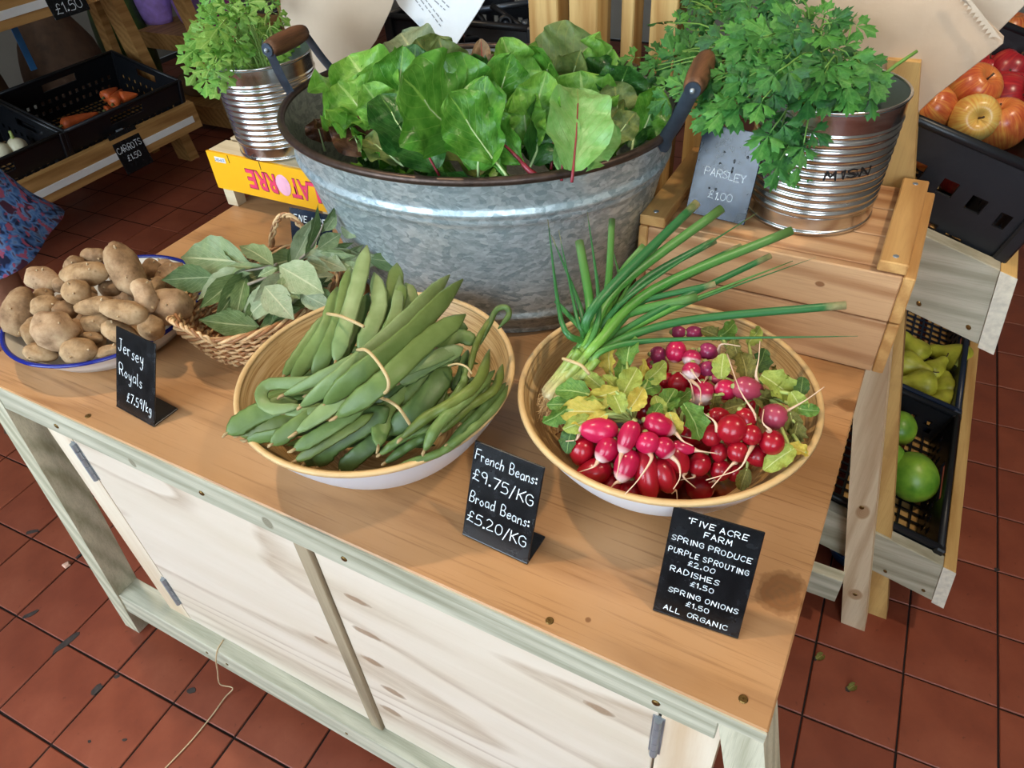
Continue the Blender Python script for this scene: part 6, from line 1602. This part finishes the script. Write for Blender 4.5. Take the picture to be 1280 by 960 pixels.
pcrate('black plastic crate with a few carrots on the dim stand', RF @ Matrix.Translation((.04, .745, .016)), .36, .53, .165, M_blk)
pcrate('black plastic crate with pale roots at the left edge of the photo', RF @ Matrix.Translation((.04, .20, .016)), .36, .53, .165, M_blk)
M_car = plain('carrot_orange', '#d4622c', .45, var=.15, scale=60); M_turn = plain('pale_root', '#d9cfae', .5)
def carrot(label, u0, v0, u1, v1, h, w):
    a, b = on_plane(RF, u0, v0, h), on_plane(RF, u1, v1, h); o = thing('carrot', label, 'carrot', tuple(a), 'carrots in the black crate')
    n = 12; mb = MB(); mb.tube([(b - a) * (k / n) for k in range(n + 1)], [w * (.55 if k == 0 else 1) * (1 - .82 * (k / n) ** 1.6) for k in range(n + 1)], 12); mb.build('root', M_car, o, True)
    mb = MB(); d = (a - b).normalized(); mb.tube([d * -.002, d * .012], [.006, .004], 6); mb.build('crown', plain_cache('carrot_crown', '#6b6a3a'), o, True)
carrot('single long carrot lying nearest the crate front', 78, 157, 122, 141, .09, .026); carrot('carrot lying left in the heap of three', 130, 122, 146, 110, .11, .024); carrot('carrot in the middle of the heap of three', 141, 130, 152, 112, .11, .024); carrot('carrot lying right in the heap of three', 150, 122, 172, 118, .11, .024)
carrot('carrot showing through the crate front slot', 132, 138, 141, 135, .07, .018)
for (u, v, s, lab) in [(22, 184, 12, 'pale round root vegetable in the second crate'), (2, 190, 12, 'pale root vegetable at the left edge of the photo')]:
    c = on_plane(RF, u, v, .10); o = thing('turnip', lab, 'turnip', tuple(c), 'pale roots in the second crate'); mb = MB(); mb.ball((0, 0, 0), 1, 16, 12, lambda q, s=s, c=c: q * (s * mpp(c)) * (1 + .05 * mnoise.noise(q * 2))); mb.build('root', M_turn, o, True)
    mb = MB(); mb.tube([(0, 0, .03), (.004, 0, .06)], [.008, .005], 6); mb.build('crown', M_stalk, o, True)
# hanging signs on the lips (they face +X)
def lip_sign(label, M, yl, w, h, lines):
    o = thing('shelf_sign', label, 'sign', tuple(M @ Vector((-.024, yl, .02))))
    X = Matrix(((0, -1, 0, 0), (1, 0, 0, 0), (0, 0, 1, 0), (0, 0, 0, 1)))      # sign x -> world +Y, face -Y -> +X
    X = Matrix(((0, -1, 0, 0), (1, 0, 0, 0), (0, 0, 1, 0), (0, 0, 0, 1)))
    o.matrix_world = Matrix.Translation(o.location) @ X @ Matrix.Rotation(-.18, 4, 'X')
    f_ = MB().box(-w / 2, w / 2, -.003, 0, -h * .35, h * .65, bev=.0008).build('face', M_slate, o)
    L = MB()
    for (t, z, lh, wid) in lines: tw = text_width(t, lh, wid=wid); write(L, t, -tw / 2, z, lh, .0022, wid=wid, y=-.0036, seed=3)
    L.build('lettering', M_chalk, f_)
    mb = MB(); mb.box(-.012, .012, -.001, .012, h * .62, h * .68); mb.build('clip', M_steel, o)
lip_sign('black chalk sign reading Carrots hung on the stand lip', LM1, .95, .125, .150, [('CARROTS', .025, .022, .6), ('£1.50', -.010, .020, .7)])
lip_sign('black chalk sign on the upper lip at the top left edge', LM2, .98, .14, .10, [('£1.50', -.02, .03, .8)])
# sacks and goods behind the crates
M_sack = plain('brown_sack', '#5c4330', .85, var=.3, scale=20)
def sack(name, label, cat, c, R_, H, mat, tie=None, seed=0, group=None):
    o = thing(name, label, cat, tuple(c), group); mb = MB(); n = 28; v = []; rows = 12
    for i in range(rows + 1):
        t = i / rows; rr_ = R_ * (.82 + .25 * math.sin(PI * min(1, t * 1.1)) - .35 * max(0, t - .72) / .28)
        for j in range(n):
            a = 2 * PI * j / n; k = 1 + .10 * mnoise.noise(Vector((math.cos(a) * 1.6, math.sin(a) * 1.6, t * 3 + seed))) + .03 * math.sin(a * 7 + seed) * t
            v.append((rr_ * k * math.cos(a), rr_ * .8 * k * math.sin(a), H * t))
    mb.add(v, [(i * n + j, i * n + (j + 1) % n, (i + 1) * n + (j + 1) % n, (i + 1) * n + j) for i in range(rows) for j in range(n)] + [tuple(range(n))[::-1], tuple(rows * n + j for j in range(n))]); mb.build('body', mat, o, True)
    if tie: mb = MB(); mb.tube([(R_ * .86 * 1.05 * math.cos(2 * PI * j / 24), R_ * .7 * 1.08 * math.sin(2 * PI * j / 24), H * .74 + .01 * math.sin(j)) for j in range(25)], .012, 6, .5, ref=(0, 0, 1)); mb.build('ribbon', tie, o, True)
    return o
sack('paper_sack', 'dark brown sack standing behind the carrot crate', 'sack', (-3.40, 2.00, 0), .19, .62, M_sack, None, 1)
sack('paper_sack', 'tall brown sack at the left behind the carrot crate', 'sack', (-3.40, 1.55, 0), .18, .66, M_sack, None, 4)
sk = sack('vegetable_bag', 'dark bag of long green vegetables under the upper shelf', 'bag', (-3.45, 2.37, 0), .13, .74, plain('dark_green_veg', '#3c5a26', .5, var=.4, scale=30), None, 7)
a_ = P(16, 32, x=-3.055); mb = MB(); mb.box(-3.057, -3.054, a_.y - .012, a_.y + .014, a_.z - .16, .80)
tag(mb.build('blue_strap', plain('blue_strap', '#3f86c9', .5)), 'pale blue strap hanging in front of the left sack', 'strap')
# second unit beyond
su = thing('low_shelf_unit', 'low pine shelf unit holding purple bags beyond the carrot stand', 'shelf', (-3.2, 2.5, 0))
Y2 = 2.32
def sup(mb, name, mat): return tp(mb, name, mat, su)
zA = P(200, 52, y=Y2).z; 
sup(MB().box(-3.28, -2.72, Y2, Y2 + .022, zA - .035, zA + .035, bev=.001), 'front_rail', M_lip); sup(MB().box(-3.28, -2.72, Y2 + .0225, Y2 + .40, zA + .015, zA + .033), 'shelf_board', M_lip)
zB = max(.06, P(265, 146, y=Y2).z)
sup(MB().box(-3.28, -2.45, Y2, Y2 + .022, zB - .045, zB + .045, bev=.001), 'front_rail', M_lip); sup(MB().box(-3.28, -2.45, Y2 + .0225, Y2 + .40, zB + .02, zB + .038), 'shelf_board', M_lip)
pA, pB = P(224, 0, y=Y2 - .03), P(252, 60, y=Y2 - .03)
sl = (pB.x - pA.x) / (pB.z - pA.z); xa, xb = pA.x - sl * pA.z, pA.x + sl * (1.0 - pA.z)
q = MB(); q.hexa([(xa - .035, Y2 - .036, 0), (xa + .035, Y2 - .036, 0), (xa + .035, Y2 - .001, 0), (xa - .035, Y2 - .001, 0)], [(xb - .035, Y2 - .036, 1.0), (xb + .035, Y2 - .036, 1.0), (xb + .035, Y2 - .001, 1.0), (xb - .035, Y2 - .001, 1.0)]); sup(q, 'upright', M_lip)
q = MB(); q.box(-3.28, -3.23, Y2 + .40, Y2 + .44, 0, 1.0); sup(q, 'upright', M_lip); q = MB(); q.box(-2.76, -2.71, Y2 + .40, Y2 + .44, 0, 1.0); sup(q, 'upright', M_lip)
M_pur = plain('purple_foil', '#b592e6', .35, var=.2, scale=30); M_redr = plain('red_ribbon', '#c22f45', .4); M_mag = plain('magenta_foil', '#8f2f72', .35, var=.2)
c = P(198, 30, y=Y2 + .14); sack('gift_bag', 'lilac foil bag with red ribbon on the low shelf', 'bag', (c.x, Y2 + .15, zA + .0335), .085, .24, M_pur, M_redr, 2)
c = P(232, 36, y=Y2 + .16); sack('gift_bag', 'lilac foil bag half behind the shelf upright', 'bag', (c.x + .02, Y2 + .20, zA + .0335), .07, .22, M_pur, M_redr, 5)
sack('gift_bag', 'magenta and red foil bag behind the herb tin', 'bag', (c.x + .22, Y2 + .20, zA + .0335), .08, .20, M_mag, M_redr, 9)
c = P(250, 118, y=Y2 + .15); sack('flour_sack', 'pale folded cloth sack on the lowest shelf', 'sack', (c.x, Y2 + .17, zB + .0385), .11, .10, plain('pale_sack', '#8a6a4a', .8, var=.2), None, 3)

# ------------------------------------------------------------------ person in a patterned dress, passing at the left
k = NM('patterned_dress'); v = k.coord((1, 1, .8)); 
f1 = k.noise(v, 40, 2, .5, .6); f2 = k.noise(v, 52, 2, .5, .4)
c = k.ramp(f1, [(.36, hx('#23284a')), (.46, hx('#4f7fc4')), (.54, hx('#7aa4d8')), (.62, hx('#5a2f45'))]); c = k.mix(k.ramp(f2, [(.56, (0, 0, 0)), (.62, (1, 1, 1))]), c, hx('#c2607c'))
M_dress = k.out(c, .8)
M_skin = plain('skin', '#9c6a50', .55, var=.08); M_hair = plain('brown_hair', '#3b281c', .6, var=.3, scale=80)
PC = Vector((-2.00, .70, 0))
pe = thing('person', 'person in a blue and pink patterned dress passing behind the potatoes', 'person', tuple(PC))
def skin_obj(name, verts, edges, radii, mat, parent, sub=2, root=0):
    me = bpy.data.meshes.new(name); me.from_pydata(verts, edges, []); me.materials.append(mat); o = put(name, me, parent)
    md = o.modifiers.new('skin', 'SKIN'); md.use_smooth_shade = True
    for i, sv in enumerate(me.skin_vertices[0].data): sv.radius = (radii[i], radii[i]) if not isinstance(radii[i], tuple) else radii[i]; sv.use_root = (i == root)
    s = o.modifiers.new('sub', 'SUBSURF'); s.levels = sub; s.render_levels = sub
    return o
V_ = [(0, 0, .88), (0, 0, 1.05), (0, 0, 1.25), (0, 0, 1.38), (0, 0, 1.46), (0, .0, 1.53), (0, 0, 1.62),
      (.09, 0, .84), (.10, .02, .48), (.10, .0, .09), (.10, -.11, .03), (-.09, 0, .84), (-.10, -.06, .48), (-.10, .04, .09), (-.10, -.07, .03),
      (.17, 0, 1.37), (.24, -.02, 1.12), (.25, -.12, .90), (.25, -.17, .82), (-.17, 0, 1.37), (-.24, -.02, 1.12), (-.25, -.10, .90), (-.25, -.14, .82)]
E_ = [(0, 1), (1, 2), (2, 3), (3, 4), (4, 5), (5, 6), (0, 7), (7, 8), (8, 9), (9, 10), (0, 11), (11, 12), (12, 13), (13, 14), (3, 15), (15, 16), (16, 17), (17, 18), (3, 19), (19, 20), (20, 21), (21, 22)]
R2 = [(.13, .10), (.11, .085), (.14, .10), (.11, .08), .05, .075, .085, .085, .055, .035, .03, .085, .055, .035, .03, .055, .042, .030, .028, .055, .042, .030, .028]
skin_obj('body', V_, E_, R2, M_skin, pe)
for sx in (-1, 1):
    for fi in range(5):
        b_ = Vector((sx * (.25 + .012 * (fi - 2) * (1 if fi else 1.6)), -.175 if sx > 0 else -.145, .80 - (.0 if fi else -.02))); L = (.05, .07, .078, .072, .058)[fi]
        mb = MB(); mb.tube(catmull([b_ + Vector((0, .01, .02)), b_ + Vector((0, -.005, -L * .5)), b_ + Vector((0, .008, -L))], 6), [.009, .009, .0085, .008, .0075, .007, .005], 8); mb.build('finger', M_skin, pe, True)
mb = MB(); n = 48; rows = [(1.40, .115, .085), (1.34, .155, .105), (1.2, .155, .115), (1.04, .125, .10), (.92, .13, .11), (.80, .145, .13), (.66, .18, .165), (.56, .225, .21), (.49, .275, .255)]
v = []
for (z, ax, ay) in rows:
    for j in range(n):
        a = 2 * PI * j / n; kf = 1 + (.055 * math.sin(a * 7 + z * 3) + .03 * math.sin(a * 3 + 1)) * max(0, (1.0 - z)) * 1.6
        v.append((ax * kf * math.cos(a), ay * kf * math.sin(a), z + (.015 * math.sin(a * 2) if z < .5 else 0)))
mb.add(v, [(i * n + j, i * n + (j + 1) % n, (i + 1) * n + (j + 1) % n, (i + 1) * n + j) for i in range(len(rows) - 1) for j in range(n)]); dr_ = mb.build('dress', M_dress, pe, True); so = dr_.modifiers.new('cloth', 'SOLIDIFY'); so.thickness = .003
mb = MB(); mb.ball((0, .012, 1.635), 1, 20, 14, lambda q: Vector((q.x * .088, q.y * .10, q.z * .115)) if q.y > -.35 or q.z > .35 else Vector((q.x * .07, q.y * .07, q.z * .07))); mb.build('hair', M_hair, pe, True)
for sx in (-1, 1): mb = MB(); mb.ball((sx * .03, -.078, 1.60), .009, 10, 8); mb.build('eye', M_white, pe, True)
mb = MB(); mb.tube([(0, -.075, 1.60), (0, -.098, 1.575), (0, -.085, 1.565)], [.007, .012, .009], 8); mb.build('nose', M_skin, pe, True)
mb = MB(); mb.tube([(-.022, -.074, 1.535), (0, -.082, 1.532), (.022, -.074, 1.535)], [.003, .006, .003], 8); mb.build('mouth', plain('lips', '#8a4a44', .5), pe, True)
M_shoe = plain('brown_shoe', '#4a3526', .5)
for sx, y in ((1, -.05), (-1, -.01)): mb = MB(); mb.ball((sx * .10, y, .035), 1, 16, 10, lambda q: Vector((q.x * .045, q.y * .125, q.z * .035))); mb.build('shoe', M_shoe, pe, True)

# ------------------------------------------------------------------ twine and scraps
tw_ = [P(279, 800, .158), P(272, 812, .157), P(270, 825, .150), P(272, 838, .08), P(275, 855, .02), P(291, 860, .012), P(281, 872, .004), P(266, 893, .003), P(240, 925, .003), P(205, 962, .003), P(185, 985, .003)]
mb = MB(); mb.tube(catmull(tw_, 60), .0013, 6); tag(mb.build('twine', plain('jute_twine', '#c4a983', .9), None, True), 'loose length of beige twine trailing from the lower rail onto the floor', 'twine')
c = P(83, 706, .002); mb = MB(); mb.add([(-.009, -.006, 0), (.008, -.008, 0), (.010, .004, 0), (-.002, .010, 0), (-.006, -.004, .004), (.006, -.005, .004), (.007, .003, .005), (-.001, .007, .004)], [(3, 2, 1, 0), (4, 5, 6, 7), (0, 1, 5, 4), (1, 2, 6, 5), (2, 3, 7, 6), (3, 0, 4, 7)])
tag(mb.build('tile_chip', plain('pale_chip', '#d2a58c', .8), None, loc=tuple(c)), 'small pale chip lying on the floor by the left leg', 'chip')
for (u, v, lab) in [(1020, 824, 'small dry green leaf scrap on the floor at the tile joint'), (1060, 862, 'dark crumb of soil on the tile right of the table')]:
    c = P(u, v, .001); leaf_to('leaf_scrap', LM['o'][0], c, c + Vector((.012, .018, .004)), .3, Vector((0, 0, 1))); tag(COL.objects[-1] if False else bpy.data.objects[sorted([o.name for o in COL.objects if o.name.startswith('leaf_scrap')])[-1]], lab, 'scrap')
